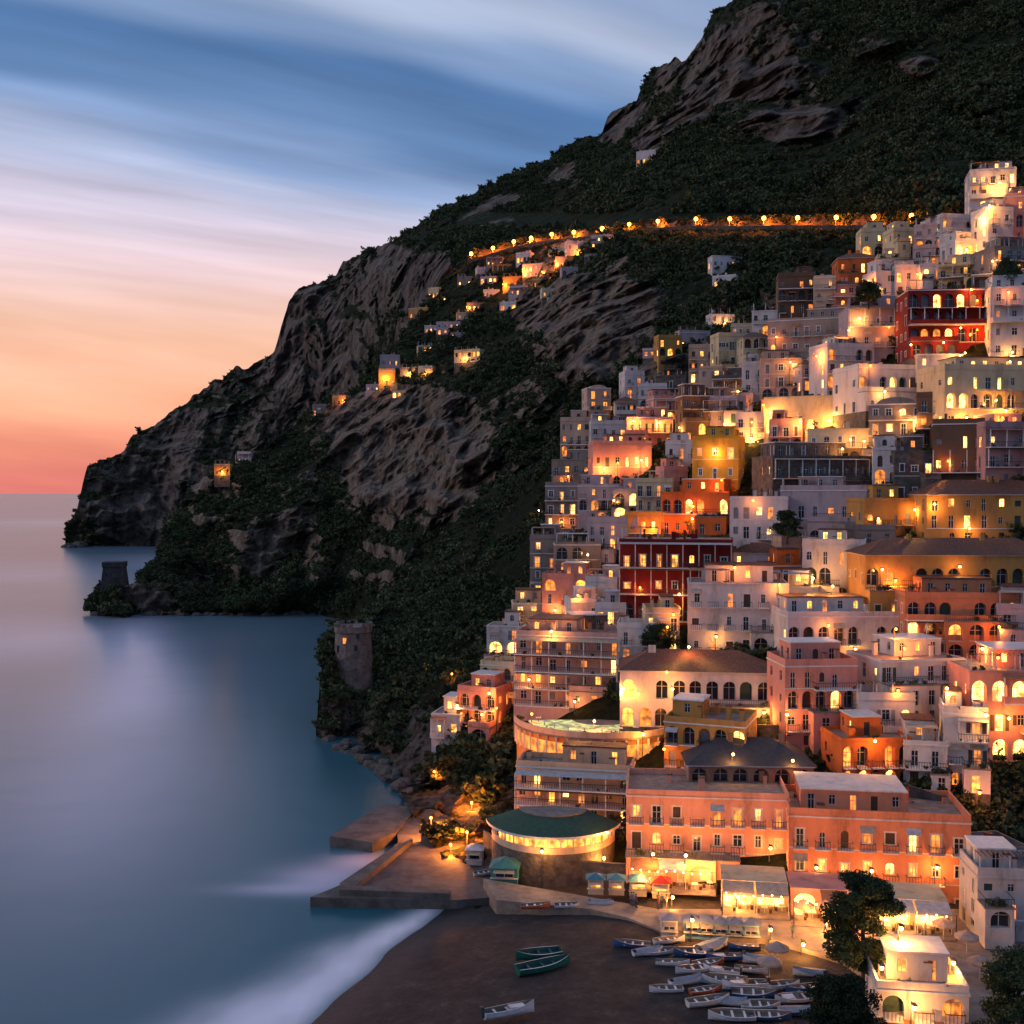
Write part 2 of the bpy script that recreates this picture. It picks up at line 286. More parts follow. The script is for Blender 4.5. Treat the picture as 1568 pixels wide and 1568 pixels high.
af=N(nt,'ShaderNodeAttribute',attribute_name='foam');am=N(nt,'ShaderNodeAttribute',attribute_name='milk_sheen')
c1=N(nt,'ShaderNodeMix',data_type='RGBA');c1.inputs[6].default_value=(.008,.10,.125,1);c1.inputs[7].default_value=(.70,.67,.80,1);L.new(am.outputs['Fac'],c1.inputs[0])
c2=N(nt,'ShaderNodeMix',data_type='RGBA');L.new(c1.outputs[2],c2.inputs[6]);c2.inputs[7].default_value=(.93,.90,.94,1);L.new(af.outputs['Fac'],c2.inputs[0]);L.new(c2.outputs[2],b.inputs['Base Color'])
b.inputs['IOR'].default_value=1.33;b.inputs['Roughness'].default_value=.27
n=noise(nt,.05,2,.5,(1,1.5,1),'World');bp=N(nt,'ShaderNodeBump',Strength=.12,Distance=1.0);L.new(n.outputs[0],bp.inputs['Height']);L.new(bp.outputs[0],b.inputs['Normal'])
grid_obj('sea',SX,SY,SZ,m,{'foam':np.clip(foam,0,1),'milk_sheen':np.clip(milk_sheen,0,1)})
# ---------------------------------------------------------------- beach
bx=np.linspace(-40,150,420);by=np.linspace(70,176,300);BX,BY=np.meshgrid(bx,by);sd=-sgn(BX,BY)
BZ=np.clip(sd*.09,-2,2.4)+(fbm(BX/5,BY/5,0*BX,4)-.5)*.35*np.clip(sd/6,0,1)+(fbm(BX/.9,BY/.9,0*BX,3)-.5)*.14*np.clip(sd/6,0,1)
BZ=np.where((BY>150)&(BX<-6),-1.5,BZ)
wet=np.clip(1-sd/7,0,1)
m,nt,b=nmat('dark_beach_sand');L=nt.links;aw=N(nt,'ShaderNodeAttribute',attribute_name='wet');n=noise(nt,.35,12,.8,(1,1,1),'World')
r=ramp(nt,[(.35,(.014,.010,.009)),(.55,(.045,.032,.026)),(.70,(.13,.09,.068))],n.outputs[0]);mx=N(nt,'ShaderNodeMix',data_type='RGBA');L.new(aw.outputs['Fac'],mx.inputs[0]);L.new(r.outputs[0],mx.inputs[6]);mx.inputs[7].default_value=(.022,.017,.016,1);L.new(mx.outputs[2],b.inputs['Base Color'])
rr=N(nt,'ShaderNodeMapRange');rr.inputs[3].default_value=.9;rr.inputs[4].default_value=.3;L.new(aw.outputs['Fac'],rr.inputs[0]);L.new(rr.outputs[0],b.inputs['Roughness'])
n4=noise(nt,3,6,.7,(1,1,1),'World');bp=N(nt,'ShaderNodeBump',Strength=.9,Distance=.25);L.new(n4.outputs[0],bp.inputs['Height']);L.new(bp.outputs[0],b.inputs['Normal'])
grid_obj('beach',BX,BY,BZ,m,{'wet':wet})
# ---------------------------------------------------------------- mesh builder
class MBd:
    def __init__(s): s.v=[];s.f=[];s.m=[];s.mats=[]
    def mi(s,m):
        if m not in s.mats:s.mats.append(m)
        return s.mats.index(m)
    def q(s,pts,m):
        k=len(s.v);s.v+= [tuple(p) for p in pts];s.f.append(tuple(range(k,k+len(pts))));s.m.append(s.mi(m))
    def box(s,x0,x1,y0,y1,z0,z1,m,M=None):
        c=[Vector((x,y,z)) for z in (z0,z1) for y in (y0,y1) for x in (x0,x1)]
        if M is not None:c=[M@k for k in c]
        for f in ((0,1,5,4),(1,3,7,5),(3,2,6,7),(2,0,4,6),(4,5,7,6),(0,2,3,1)): s.q([c[i] for i in f],m)
    def obj(s,name,parent=None,M=None):
        if not s.f:return None
        me=bpy.data.meshes.new(name);me.from_pydata(s.v,[],s.f)
        for m in s.mats:me.materials.append(m)
        me.polygons.foreach_set('material_index',s.m);me.update()
        o=bpy.data.objects.new(name,me);COL.objects.link(o)
        if parent:o.parent=parent
        if M is not None:o.matrix_world=M
        return o
ZV=Vector((0,0,1))
def facade(W,WI,O,U,Nn,width,z0,fh,ops,wm,trim,sur=False,osh=None):
    """one storey of wall with real openings. ops: (x0,x1,a,b,arch,mat,depth)"""
    pt=lambda x,z,o=0:O+U*x+ZV*z-Nn*o
    if not ops:
        W.q([pt(0,z0),pt(width,z0),pt(width,z0+fh),pt(0,z0+fh)],wm);return
    ops=sorted(ops,key=lambda o:o[0]);b=[0]+[(ops[i][1]+ops[i+1][0])/2 for i in range(len(ops)-1)]+[width]
    for i,(x0,x1,a,c,arch,mt,dp) in enumerate(ops):
        l,r=b[i],b[i+1];za,zc=z0+a,z0+c;zt=z0+fh
        W.q([pt(l,z0),pt(x0,z0),pt(x0,zt),pt(l,zt)],wm);W.q([pt(x1,z0),pt(r,z0),pt(r,zt),pt(x1,zt)],wm)
        W.q([pt(x0,zc),pt(x1,zc),pt(x1,zt),pt(x0,zt)],wm)
        if a>.01:W.q([pt(x0,z0),pt(x1,z0),pt(x1,za),pt(x0,za)],wm)
        zs=zc
        if arch:
            R=(x1-x0)/2;ry=min(R,(zc-za)*.5);zs=zc-ry;cx=(x0+x1)/2
            arc=[(cx-R*math.cos(t),zs+ry*math.sin(t)) for t in [math.pi*k/8 for k in range(9)]]
            for k in range(4):W.q([pt(x0,zc),pt(*arc[k]),pt(*arc[k+1])],wm)
            for k in range(4,8):W.q([pt(x1,zc),pt(*arc[k]),pt(*arc[k+1])],wm)
            for k in range(8):W.q([pt(*arc[k]),pt(*arc[k],dp),pt(*arc[k+1],dp),pt(*arc[k+1])],wm)
        else: W.q([pt(x0,zc),pt(x1,zc),pt(x1,zc,dp),pt(x0,zc,dp)],wm)
        W.q([pt(x0,za),pt(x0,zs),pt(x0,zs,dp),pt(x0,za,dp)],wm);W.q([pt(x1,za),pt(x1,zs),pt(x1,zs,dp),pt(x1,za,dp)],wm)
        W.q([pt(x0,za),pt(x1,za),pt(x1,za,dp),pt(x0,za,dp)],trim)
        WI.q([pt(x0,za,dp),pt(x1,za,dp),pt(x1,zc,dp),pt(x0,zc,dp)],mt)
        if mt not in M_shut:
            cx=(x0+x1)/2;e=dp-.03
            for (u0,u1,w0,w1) in ((cx-.05,cx+.05,za,zc),(x0,x0+.09,za,zc),(x1-.09,x1,za,zc),(x0+.09,x1-.09,za+(zc-za)*.62,za+(zc-za)*.62+.08)):
                WI.q([pt(u0,w0,e),pt(u1,w0,e),pt(u1,w1,e),pt(u0,w1,e)],M_frame)
        if sur and not arch:
            for (u0,u1,w0,w1) in ((x0-.16,x0,za,zc),(x1,x1+.16,za,zc),(x0-.22,x1+.22,zc,zc+.2),(x0-.2,x1+.2,za-.12,za)):
                if w0<z0:continue
                e=-.05;W.q([pt(u0,w0,e),pt(u1,w0,e),pt(u1,w1,e),pt(u0,w1,e)],trim);W.q([pt(u0,w0,0),pt(u1,w0,0),pt(u1,w0,e),pt(u0,w0,e)],trim);W.q([pt(u0,w1,0),pt(u1,w1,0),pt(u1,w1,e),pt(u0,w1,e)],trim)
                W.q([pt(u0,w0,0),pt(u0,w1,0),pt(u0,w1,e),pt(u0,w0,e)],trim);W.q([pt(u1,w0,0),pt(u1,w1,0),pt(u1,w1,e),pt(u1,w0,e)],trim)
        if osh and not arch and x0-l>.75 and r-x1>.75 and mt not in M_shut:
            for u0,u1 in ((x0-.72,x0-.18),(x1+.18,x1+.72)):WI.q([pt(u0,za,-.08),pt(u1,za,-.08),pt(u1,zc,-.08),pt(u0,zc,-.08)],osh)
def railing(B,x0,x1,y0,y1,z,kind,wm,sides=True):
    if kind=='wall':
        B.box(x0,x1,y0,y0+.16,z,z+.95,wm)
        B.box(x0,x0+.16,y0+.16,y1,z,z+.95,wm);B.box(x1-.16,x1,y0+.16,y1,z,z+.95,wm)
    else:
        B.box(x0,x1,y0,y0+.07,z+.95,z+1.03,M_rail)
        n=max(2,int((x1-x0)/.35))
        for i in range(n+1):
            x=x0+.03+(x1-x0-.06)*i/n;B.q([(x-.03,y0+.03,z),(x+.03,y0+.03,z),(x+.03,y0+.03,z+.95),(x-.03,y0+.03,z+.95)],M_rail)
        for xx in (x0,x1-.07):
            B.box(xx,xx+.07,y0+.07,y1,z+.95,z+1.03,M_rail)
            for k in range(3):y=y0+.1+(y1-y0-.1)*k/3;B.q([(xx+.03,y,z),(xx+.03,y+.06,z),(xx+.03,y+.06,z+.95),(xx+.03,y,z+.95)],M_rail)
PLANTS=[]
def house(base,yaw,w,dep,h,floors,col,roof='flat',lit=.25,balc=.5,arch=.15,name='hillside_house',shut=None,trimc=None,found=14,litlev=None,rooftile=None,cont=None,annex=None,bayw=None):
    wm=plaster(col) if isinstance(col,tuple) else col
    tm=plaster(trimc) if trimc else M_white
    W,WI,B,R=MBd(),MBd(),MBd(),MBd()
    M=Matrix.Translation(base)@Matrix.Rotation(yaw,4,'Z')
    fh=h/floors;sh=shut or random.choice(M_shut);sur=bool(trimc) or random.random()<.4;osh=sh if (shut is M_shut[0] or (shut is None and random.random()<.3)) else None
    bays=max(2,int(round(w/(bayw or random.uniform(2.2,3.2)))));sb=max(2,int(dep/3.2))
    def pm():
        r=random.random()
        if r<lit:return random.choice(M_lit) if litlev is None else M_lit[litlev]
        return M_glass if r<lit+(1-lit)*.75 else sh
    def ops(width,n,g,arc,fl):
        o=[];bw=width/n
        for i in range(n):
            if random.random()<(.03 if bayw else .12):continue
            cx=bw*(i+.5)+(0 if bayw else random.uniform(-.15,.15))
            if arc:
                ww=min(bw*.36,1.5);o.append((cx-ww,cx+ww,0.05,min(fh*.86,3.1),True,pm(),1.0))
            else:
                ww=random.choice([.4,.5,.6]);dr=random.random()<.45
                o.append((cx-ww,cx+ww,.08 if dr else .9,min(fh*.74,2.4)*(1 if random.random()<.8 else .85),random.random()<.1,pm(),.22))
        return o
    ar=[random.random()<arch for _ in range(floors)]
    for f in range(floors):
        z=f*fh
        facade(W,WI,Vector((-w/2,0,0)),Vector((1,0,0)),Vector((0,-1,0)),w,z,fh,ops(w,bays,f==0,ar[f],f),wm,tm,sur,osh)
        facade(W,WI,Vector((-w/2,dep,0)),Vector((0,-1,0)),Vector((-1,0,0)),dep,z,fh,ops(dep,sb,f==0,False,f),wm,tm,sur)
        facade(W,WI,Vector((w/2,0,0)),Vector((0,1,0)),Vector((1,0,0)),dep,z,fh,ops(dep,sb,f==0,False,f),wm,tm,sur)
    W.q([(w/2,dep,0),(-w/2,dep,0),(-w/2,dep,h),(w/2,dep,h)],wm)
    W.box(-w/2,w/2,0,dep,-found,-.002,M_stone if random.random()<.7 else wm)
    if floors>1:
        for f in range(1,floors):
            if sur or random.random()<.3: W.box(-w/2-.05,w/2+.05,-.06,0-.003,f*fh-.12,f*fh+.02,tm)
    if (annex if annex is not None else (random.random()<.6 and found>12)):
        aw=w*random.uniform(.35,.7);ad=random.uniform(2,3.5);ax=random.choice([-w/2,w/2-aw]);ah=fh*random.choice([1,1,2]) if floors>2 else fh*.9
        ah-=.15;af=max(1,int(round(ah/fh)))
        for f in range(af):facade(W,WI,Vector((ax,-ad,0)),Vector((1,0,0)),Vector((0,-1,0)),aw,f*ah/af,ah/af,ops(aw,max(1,int(aw/2.6)),0,random.random()<.4,0),wm,tm,sur)
        for xx in (ax,ax+aw):W.q([(xx,-ad,0),(xx,-.003,0),(xx,-.003,ah),(xx,-ad,ah)],wm)
        W.box(ax,ax+aw,-ad,-.003,-found,-.003,M_stone);W.box(ax-.1,ax+aw+.1,-ad-.1,-.07,ah,ah+.15,M_slab)
        railing(B,ax,ax+aw,-ad,-.07,ah+.15,random.choice(['bars','wall']),wm)
        for _ in range(4):PLANTS.append((M@Vector((ax+random.uniform(.3,aw-.3),-ad+.6,ah+.2)),random.uniform(.35,.9)))
    if roof=='flat':
        R.box(-w/2-.12,w/2+.12,-.12,dep+.12,h,h+.2,tm if random.random()<.4 else wm)
        ph=random.choice([.15,.5,.8,1.0])
        for a in ((-w/2,w/2,0,.22),(-w/2,w/2,dep-.22,dep),(-w/2,-w/2+.22,.22,dep-.22),(w/2-.22,w/2,.22,dep-.22)):R.box(*a,h+.2,h+.2+ph,wm)
        R.box(-w/2+.22,w/2-.22,.22,dep-.22,h+.2,h+.24,M_slab)
        for _ in range(random.randint(1,4)+int(w/9)):
            cw=random.uniform(.4,.9);cx=random.uniform(-w/2+1,w/2-1);cy=random.uniform(1,dep-1);ch=random.uniform(1.1,2.3)
            R.box(cx-cw/2,cx+cw/2,cy-cw/2,cy+cw/2,h+.24,h+ch,wm);R.box(cx-cw/2-.1,cx+cw/2+.1,cy-cw/2-.1,cy+cw/2+.1,h+ch,h+ch+.12,M_tile)
        if random.random()<.65 and w>5.5 and dep>5.5:   # set-back top room
            hw=random.uniform(w*.18,w*.36);cx=random.uniform(-w/2+hw+.3,w/2-hw-.3);uh=random.uniform(2.5,3.0);y0=dep*random.uniform(.22,.4);zb=h+.24
            for O_,U_,N_,L_ in ((Vector((cx-hw,y0,0)),Vector((1,0,0)),Vector((0,-1,0)),2*hw),(Vector((cx-hw,dep-.4,0)),Vector((0,-1,0)),Vector((-1,0,0)),dep-.4-y0),(Vector((cx+hw,y0,0)),Vector((0,1,0)),Vector((1,0,0)),dep-.4-y0)):
                k=max(1,int(L_/2.4));facade(W,WI,O_,U_,N_,L_,zb,uh,[(L_*(i+.5)/k-.45,L_*(i+.5)/k+.45,.05 if random.random()<.5 else .8,2.1,random.random()<.25,pm(),.2) for i in range(k) if L_/k>1.3],wm,tm)
            W.q([(cx-hw,dep-.4,zb),(cx+hw,dep-.4,zb),(cx+hw,dep-.4,zb+uh),(cx-hw,dep-.4,zb+uh)],wm)
            R.box(cx-hw-.15,cx+hw+.15,y0-.15,dep-.3,zb+uh,zb+uh+.18,tm if random.random()<.6 else M_tile)
        if random.random()<.3 and not bayw:   # roof pergola
            x0=-w/2+.4;x1=min(x0+7,w/2*random.uniform(0,.9))
            for x in (x0,(x0+x1)/2,x1):
                for y in (.4,2.2):R.box(x-.07,x+.07,y-.07,y+.07,h+.24,h+2.5,M_frame)
            if random.random()<.3:
                for k in range(int((x1-x0)/.6)+1):R.box(x0+k*.6-.04,x0+k*.6+.04,.1,2.4,h+2.5,h+2.6,M_shut[1])
            else:R.q([(x0,.1,h+2.5),(x1,.1,h+2.5),(x1,2.4,h+2.7),(x0,2.4,h+2.7)],random.choice(M_cloth))
        for _ in range(4):
            if random.random()<.6:PLANTS.append((M@Vector((random.uniform(-w/2+.5,w/2-.5),.7,h+.25)),random.uniform(.35,.8)))
        if random.random()<.5:
            cx=random.uniform(-w/3,w/3);R.box(cx-.02,cx+.02,dep*.5,dep*.5+.04,h+.2,h+3.6,M_rail);R.box(cx-.6,cx+.6,dep*.5,dep*.5+.03,h+3.3,h+3.33,M_rail)
    elif roof=='vault':
        n=12;R.box(-w/2-.1,w/2+.1,-.1,dep,h,h+.25,tm);k0=w*.36
        for k in range(n):
            a0=math.pi*k/n;a1=math.pi*(k+1)/n;f=lambda a:(-math.cos(a)*k0,math.sin(a)*w*.13+h+.25)
            (xa,za),(xb,zb)=f(a0),f(a1);R.q([(xa,.8,za),(xb,.8,zb),(xb,dep,zb),(xa,dep,za)],M_white);R.q([(xa,.8,za),(xb,.8,zb),(xb,.8,h+.2),(xa,.8,h+.2)],wm)
    else:
        rm=rooftile or M_tile;e=.45;rh=min(w,dep)*.2+.4;i=min(w,dep)*.42
        c=[Vector((-w/2-e,-e,h+.05)),Vector((w/2+e,-e,h+.05)),Vector((w/2+e,dep+e,h+.05)),Vector((-w/2-e,dep+e,h+.05))]
        a=Vector((-w/2+i,dep/2,h+rh));b2=Vector((w/2-i,dep/2,h+rh))
        R.q([c[0],c[1],b2,a],rm);R.q([c[1],c[2],b2],rm);R.q([c[2],c[3],a,b2],rm);R.q([c[3],c[0],a],rm)
        R.box(-w/2-.3,w/2+.3,-.3,dep+.3,h-.15,h+.04,tm)
        for _ in range(2):
            cx=random.uniform(-w/3,w/3);R.box(cx-.35,cx+.35,dep*.4,dep*.4+.7,h+.5,h+rh+.7,wm)
    kind='wall' if random.random()<.3 else 'bars'
    for f in range(0,floors):
        z=f*fh+.02
        if random.random()<balc:
            dd=random.uniform(1.1,2.0)
            if cont or (cont is None and random.random()<.5):
                if cont:dd=2.2
                x0,x1=-w/2+.1,w/2-.1
                if not cont and random.random()<.6:
                    if random.random()<.5:x0=random.uniform(-w/2+.1,0)
                    else:x1=random.uniform(0,w/2-.1)
                B.box(x0,x1,-dd,-.07,z-.2,z,tm);railing(B,x0,x1,-dd,-.07,z,kind,wm)
                if f==0:B.box(x0,x1,-dd+.02,-.07,z-6,z-.201,wm)
                for _ in range(4):
                    if random.random()<.6:PLANTS.append((M@Vector((random.uniform(x0,x1),-dd+.35,z)),random.uniform(.3,.6)))
                if (cont or random.random()<.45) and f<floors: # canopy on posts
                    n=max(2,int((x1-x0)/3));tp=fh-.35 if f<floors-1 else fh-.5
                    for k in range(n+1):
                        x=x0+.1+(x1-x0-.2)*k/n;B.box(x-.09,x+.09,-dd+.2,-dd+.38,z,z+tp,tm)
                    if f==floors-1 or random.random()<.5:B.q([(x0,-dd-.1,z+tp-.1),(x1,-dd-.1,z+tp-.1),(x1,-.08,z+tp+.2),(x0,-.08,z+tp+.2)],random.choice(M_cloth))
            else:
                bw=w/bays
                for k in range(bays):
                    if random.random()<.8:
                        hw=min(.95,bw*.4);cx=-w/2+bw*(k+.5);B.box(cx-hw,cx+hw,-.95,-.07,z-.14,z,tm);railing(B,cx-hw,cx+hw,-.95,-.07,z,'bars',wm)
                        if random.random()<.1:B.q([(cx-hw,-1.0,z+fh*.62),(cx+hw,-1.0,z+fh*.62),(cx+hw,-.08,z+fh*.8),(cx-hw,-.08,z+fh*.8)],random.choice(M_cloth))
    E=bpy.data.objects.new(name,None);COL.objects.link(E);E.matrix_world=M
    for b_,nm in ((W,'walls'),(WI,'windows'),(R,'roof'),(B,'balconies')):
        o=b_.obj(nm)
        if o:o.parent=E
    return E
CAM=Vector((0,0,H))
for o in ('mountain_scrub','spur_trees','hillside_trees'): bpy.data.objects[o].hide_viewport=True
bpy.context.view_layer.update();dg=bpy.context.evaluated_depsgraph_get()
def hit(px,py):
    d=(V(px,py,100)-CAM).normalized();r=S.ray_cast(dg,CAM+d*3,d);return r[1] if r[0] else None
RECT=[]
def put(x0,x1,yt,yb,floors,col,yaw=None,dep=None,dd=0,d=None,**k):
    xc=(x0+x1)/2
    if d is None:
        h_=hit(xc,yb); d=h_.y if h_ else float(tC(xc,yb))
        d+=dd
    yaw=random.uniform(-.45,.2) if yaw is None else yaw
    w=(x1-x0)/F*d/max(.7,math.cos(yaw));hh=(yb-yt)/F*d
    dep=dep or max(7,min(12,w*.8))
    RECT.append((x0,x1,yt,yb));return house(V(xc,yb,d),yaw,w,dep,hh,floors,col,**k)
WH=(222,210,202);CR=(226,200,156);PK=(226,152,132);OC=(204,148,76);RD=(128,26,22);OR=(220,112,46);SA=(236,146,106);GY=(146,132,120);LI=(192,168,166);YE=(226,166,52);BR=(112,84,64)
# --- upper right
put(1488,1552,262,345,4,WH,lit=.6,balc=.9,litlev=2,yaw=-.25)
put(1545,1620,300,370,3,PK,lit=.4)
put(1440,1515,335,378,2,WH,lit=.4);put(1405,1470,345,400,3,LI,lit=.3);put(1520,1600,380,440,3,GY)
put(1284,1345,395,440,2,OR,roof='hip',lit=.5,yaw=-.1);put(1345,1390,395,425,1,CR,lit=.5)
put(1392,1516,445,550,4,RD,trimc=(225,215,210),arch=.5,lit=.12,balc=.3,yaw=-.08,dep=11,name='red_palazzo')
put(1520,1610,440,545,4,WH,lit=.2,arch=.4)
put(1300,1390,470,562,3,LI,lit=.25,arch=.3);put(1180,1292,490,565,3,(170,150,135),lit=.2)
put(1440,1500,405,445,2,CR,lit=.4)
put(1310,1440,565,632,2,WH,lit=.25);put(1442,1620,567,655,3,CR,lit=.45,litlev=2,balc=.4)
put(1100,1145,515,580,3,CR,lit=.1);put(1176,1305,608,662,1,CR,arch=1,lit=.9,litlev=2,name='lit_arcade_house')
put(1240,1375,658,712,2,CR,lit=.3);put(1370,1432,692,765,2,M_stone,lit=.3);put(1432,1502,650,760,3,BR,lit=.2);put(1505,1620,655,745,3,(190,150,145),lit=.3,arch=.3)
put(1180,1350,700,765,2,M_stone,lit=.15)
put(908,998,682,748,2,PK,lit=.5,litlev=2);put(1062,1128,672,765,3,YE,lit=.2,arch=.2);put(1020,1068,680,725,2,WH,lit=.3)
put(1200,1320,752,835,2,LI,arch=.7,lit=.15);put(1015,1112,755,818,2,OR,arch=.6,lit=.4);put(1120,1202,765,855,3,WH,lit=.25,balc=.8)
put(1320,1420,768,840,2,OC,lit=.3);put(1420,1620,757,835,3,OC,roof='hip',lit=.25,yaw=-.03)
put(1326,1620,850,945,2,OC,roof='hip',lit=.3,yaw=-.03,shut=M_shut[0],name='long_ochre_house',trimc=(225,205,170),balc=1,cont=False)
put(1232,1320,835,925,3,WH,lit=.4,arch=.3)
put(950,1118,828,950,3,RD,lit=.55,balc=1,cont=True,trimc=(220,205,190),yaw=-.2,dep=12,name='red_villa',litlev=0)
put(1055,1205,895,1000,3,WH,lit=.08,arch=.2,balc=.7,yaw=-.15,name='white_villa')
put(1205,1385,945,1030,2,WH,arch=.6,lit=.2,balc=.8);put(1388,1560,918,1010,3,(205,130,90),lit=.25,yaw=-.1,balc=.8)
put(950,1180,1028,1115,2,(228,214,205),roof='hip',arch=.6,lit=.25,yaw=-.12,balc=.8,name='tile_roofed_house')
put(790,950,975,1080,4,(208,165,150),lit=.3,balc=1,cont=True,yaw=-.25,name='apartment_house')
put(1345,1482,1012,1105,3,WH,lit=.2,balc=.9);put(1485,1640,1030,1165,3,PK,arch=.8,lit=.6,litlev=2,balc=.4,yaw=-.05)
put(1315,1400,1072,1150,2,WH,lit=.35,balc=.8)
put(790,965,1178,1256,3,(226,184,148),lit=.4,balc=1,cont=True,yaw=-.2,d=165,dep=6,name='seafront_hotel')
put(1055,1245,1172,1240,2,(160,120,95),roof='hip',rooftile=simple('slate_roof',(.05,.05,.055),.8),lit=.1,balc=.3,yaw=-.05)
put(960,1205,1222,1345,3,(238,164,134),lit=.4,balc=1,cont=False,arch=.0,yaw=-.12,d=150,trimc=(235,215,200),shut=M_shut[1],name='pink_hotel',bayw=2.7,annex=True)
put(1212,1478,1255,1395,3,SA,lit=.3,balc=1,cont=False,arch=0,yaw=-.16,d=143,trimc=(238,220,205),shut=M_shut[1],name='salmon_hotel',bayw=2.9,annex=False)
put(1498,1600,1345,1440,3,(200,190,185),lit=.1,d=128,yaw=-.1);put(1510,1580,1310,1345,1,GY,d=140)
put(1345,1480,1520,1600,2,WH,d=108,lit=.4,dep=7)
# left fringe of town
for a in [(660,705,1095,1160,2,WH),(700,760,1060,1130,3,PK),(735,800,1020,1085,3,CR),(745,800,960,1020,3,WH),(785,850,925,975,3,CR),(830,900,885,945,3,PK),(850,920,835,900,3,GY),(835,885,745,830,4,GY),(885,950,745,800,3,LI),(900,975,800,860,3,LI),(845,905,705,750,2,GY),(905,960,650,690,2,WH),(960,1030,640,685,2,PK),(870,960,970,1010,2,M_stone)]:
    put(*a,lit=.35,balc=.8)
# far hill houses
for a in [(668,705,495,512,2),(695,735,538,555,2),(582,612,545,575,2),(580,605,568,590,1),(612,640,565,582,1),(640,662,562,580,1),(715,745,464,476,1),(655,672,443,456,1),(745,770,395,408,1),(790,812,388,402,1),(800,842,405,424,2),(868,905,372,392,2),(905,938,362,380,2),(850,880,395,410,1),(770,800,425,440,1),(700,722,425,438,1),(815,842,428,440,1),(755,785,405,415,1),(328,352,712,728,1),(362,385,694,710,1),(478,500,622,636,1),(508,530,608,620,1),(625,655,472,486,1),(1008,1045,518,545,2),(1040,1088,510,535,1),(1088,1125,482,508,2),(1090,1138,393,410,1),(1092,1125,425,440,1),(975,1003,232,250,1),(1120,1160,500,530,2),(985,1030,535,548,1),(840,870,380,392,1),(730,752,410,420,1),(780,805,440,452,1),(830,852,445,456,1),(740,765,445,455,1),(765,790,465,475,1),(650,670,500,510,1),(700,730,480,490,1),(860,885,412,424,1),(895,915,392,402,1),(560,580,590,600,1),(640,665,530,540,1),(735,760,425,434,1),(600,622,600,609,1),(690,712,510,519,1),(670,690,455,463,1)]:
    put(*a,random.choice([GY,CR,LI,WH,OC]),lit=.55,balc=.3,found=6,dep=5.5)
GREEN=[(1180,1245,1020,1110),(1090,1330,1120,1290),(1440,1600,1170,1345),(1190,1240,720,820),(1300,1350,420,470),(1520,1600,380,430),(1110,1180,690,760),(940,1050,930,985)]
RECT.append((795,1060,1085,1175))
poly_l=lambda y:np.interp(y,[300,345,420,500,560,640,740,850,960,1060,1130,1200,1290],[1500,1410,1290,1190,1110,905,835,840,765,715,690,800,900])
nf=0
for t in range(6000):
    yb=random.uniform(400,1215);x=random.uniform(poly_l(yb),1640)
    d=float(tC(x,yb));w=random.uniform(5.5,12)/d*F;fl=random.choice([2,2,3,3,4]);hh=fl*random.uniform(3.0,3.5)/d*F
    r=(x-w/2,x+w/2,yb-hh,yb)
    if x-w/2<poly_l(yb):continue
    if any(g[0]-5<x<g[1]+5 and g[2]<yb-hh*.4<g[3] for g in GREEN):continue
    ok=True
    for q in RECT:
        ix=max(0,min(r[1],q[1])-max(r[0],q[0]));iy=max(0,min(r[3],q[3])-max(r[2],q[2]))
        if ix*iy>.27*min((r[1]-r[0])*(r[3]-r[2]),(q[1]-q[0])*(q[3]-q[2])):ok=False;break
    if not ok:continue
    nf+=1
    put(r[0],r[1],r[2],r[3],fl,random.choice([WH,WH,WH,CR,CR,PK,OC,LI,GY,OR,(205,170,145),(220,190,158),M_stone,WH,BR]),lit=random.choice([.15,.3,.5]),balc=.8,roof=random.choice(['flat']*8+['hip','vault']))
print('fill houses',nf,time.time()-T0)
# ---------------------------------------------------------------- curved restaurants
def arcpt(c,r,a,z):return Vector((c.x+r*math.cos(a),c.y+r*math.sin(a),c.z+z))
def ring(B,c,r0,r1,z0,z1,a0,a1,m,n=28,r1b=None):
    for k in range(n):
        a=a0+(a1-a0)*k/n;b=a0+(a1-a0)*(k+1)/n
        A=lambda r,t,z:arcpt(c,r,t,z)
        B.q([A(r1,a,z0),A(r1,b,z0),A(r1,b,z1),A(r1,a,z1)],m);B.q([A(r0,a,z1),A(r0,b,z1),A(r1,b,z1),A(r1,a,z1)],m);B.q([A(r0,a,z0),A(r0,b,z0),A(r1,b,z0),A(r1,a,z0)],m)
        B.q([A(r0,a,z0),A(r0,b,z0),A(r0,b,z1),A(r0,a,z1)],m)
M_green=simple('green_awning',(.035,.085,.045),.8);M_cl=plaster((226,190,160))
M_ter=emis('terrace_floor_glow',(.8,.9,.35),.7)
B=MBd();c=V(848,1278,160)
A0,A1=math.pi*1.02,math.pi*1.9
ring(B,c,0,9.0,-9,0,A0,A1,M_stone);ring(B,c,7.9,8.0,0,2.4,A0,A1,M_lit[0]);ring(B,c,8.8,9.0,0,.9,A0,A1,M_cl)
for k in range(29):
    a=A0+(A1-A0)*k/28;p=arcpt(c,8.85,a,0);t=.12 if k%2==0 else .05;B.box(p.x-t,p.x+t,p.y-t,p.y+t,p.z+.9,p.z+2.7,M_white)
n=28
for k in range(n):
    a=A0+(A1-A0)*k/n;b=A0+(A1-A0)*(k+1)/n
    B.q([arcpt(c,9.8,a,2.6),arcpt(c,9.8,b,2.6),arcpt(c,5,b,4.0),arcpt(c,5,a,4.0)],M_green);B.q([arcpt(c,9.8,a,2.25),arcpt(c,9.8,b,2.25),arcpt(c,9.8,b,2.6),arcpt(c,9.8,a,2.6)],M_white)
ring(B,c,0,5.1,4.0,4.2,A0,A1,M_slab)
B.obj('green_awning_restaurant')
B=MBd();c=V(925,1118,184);c.y+=7
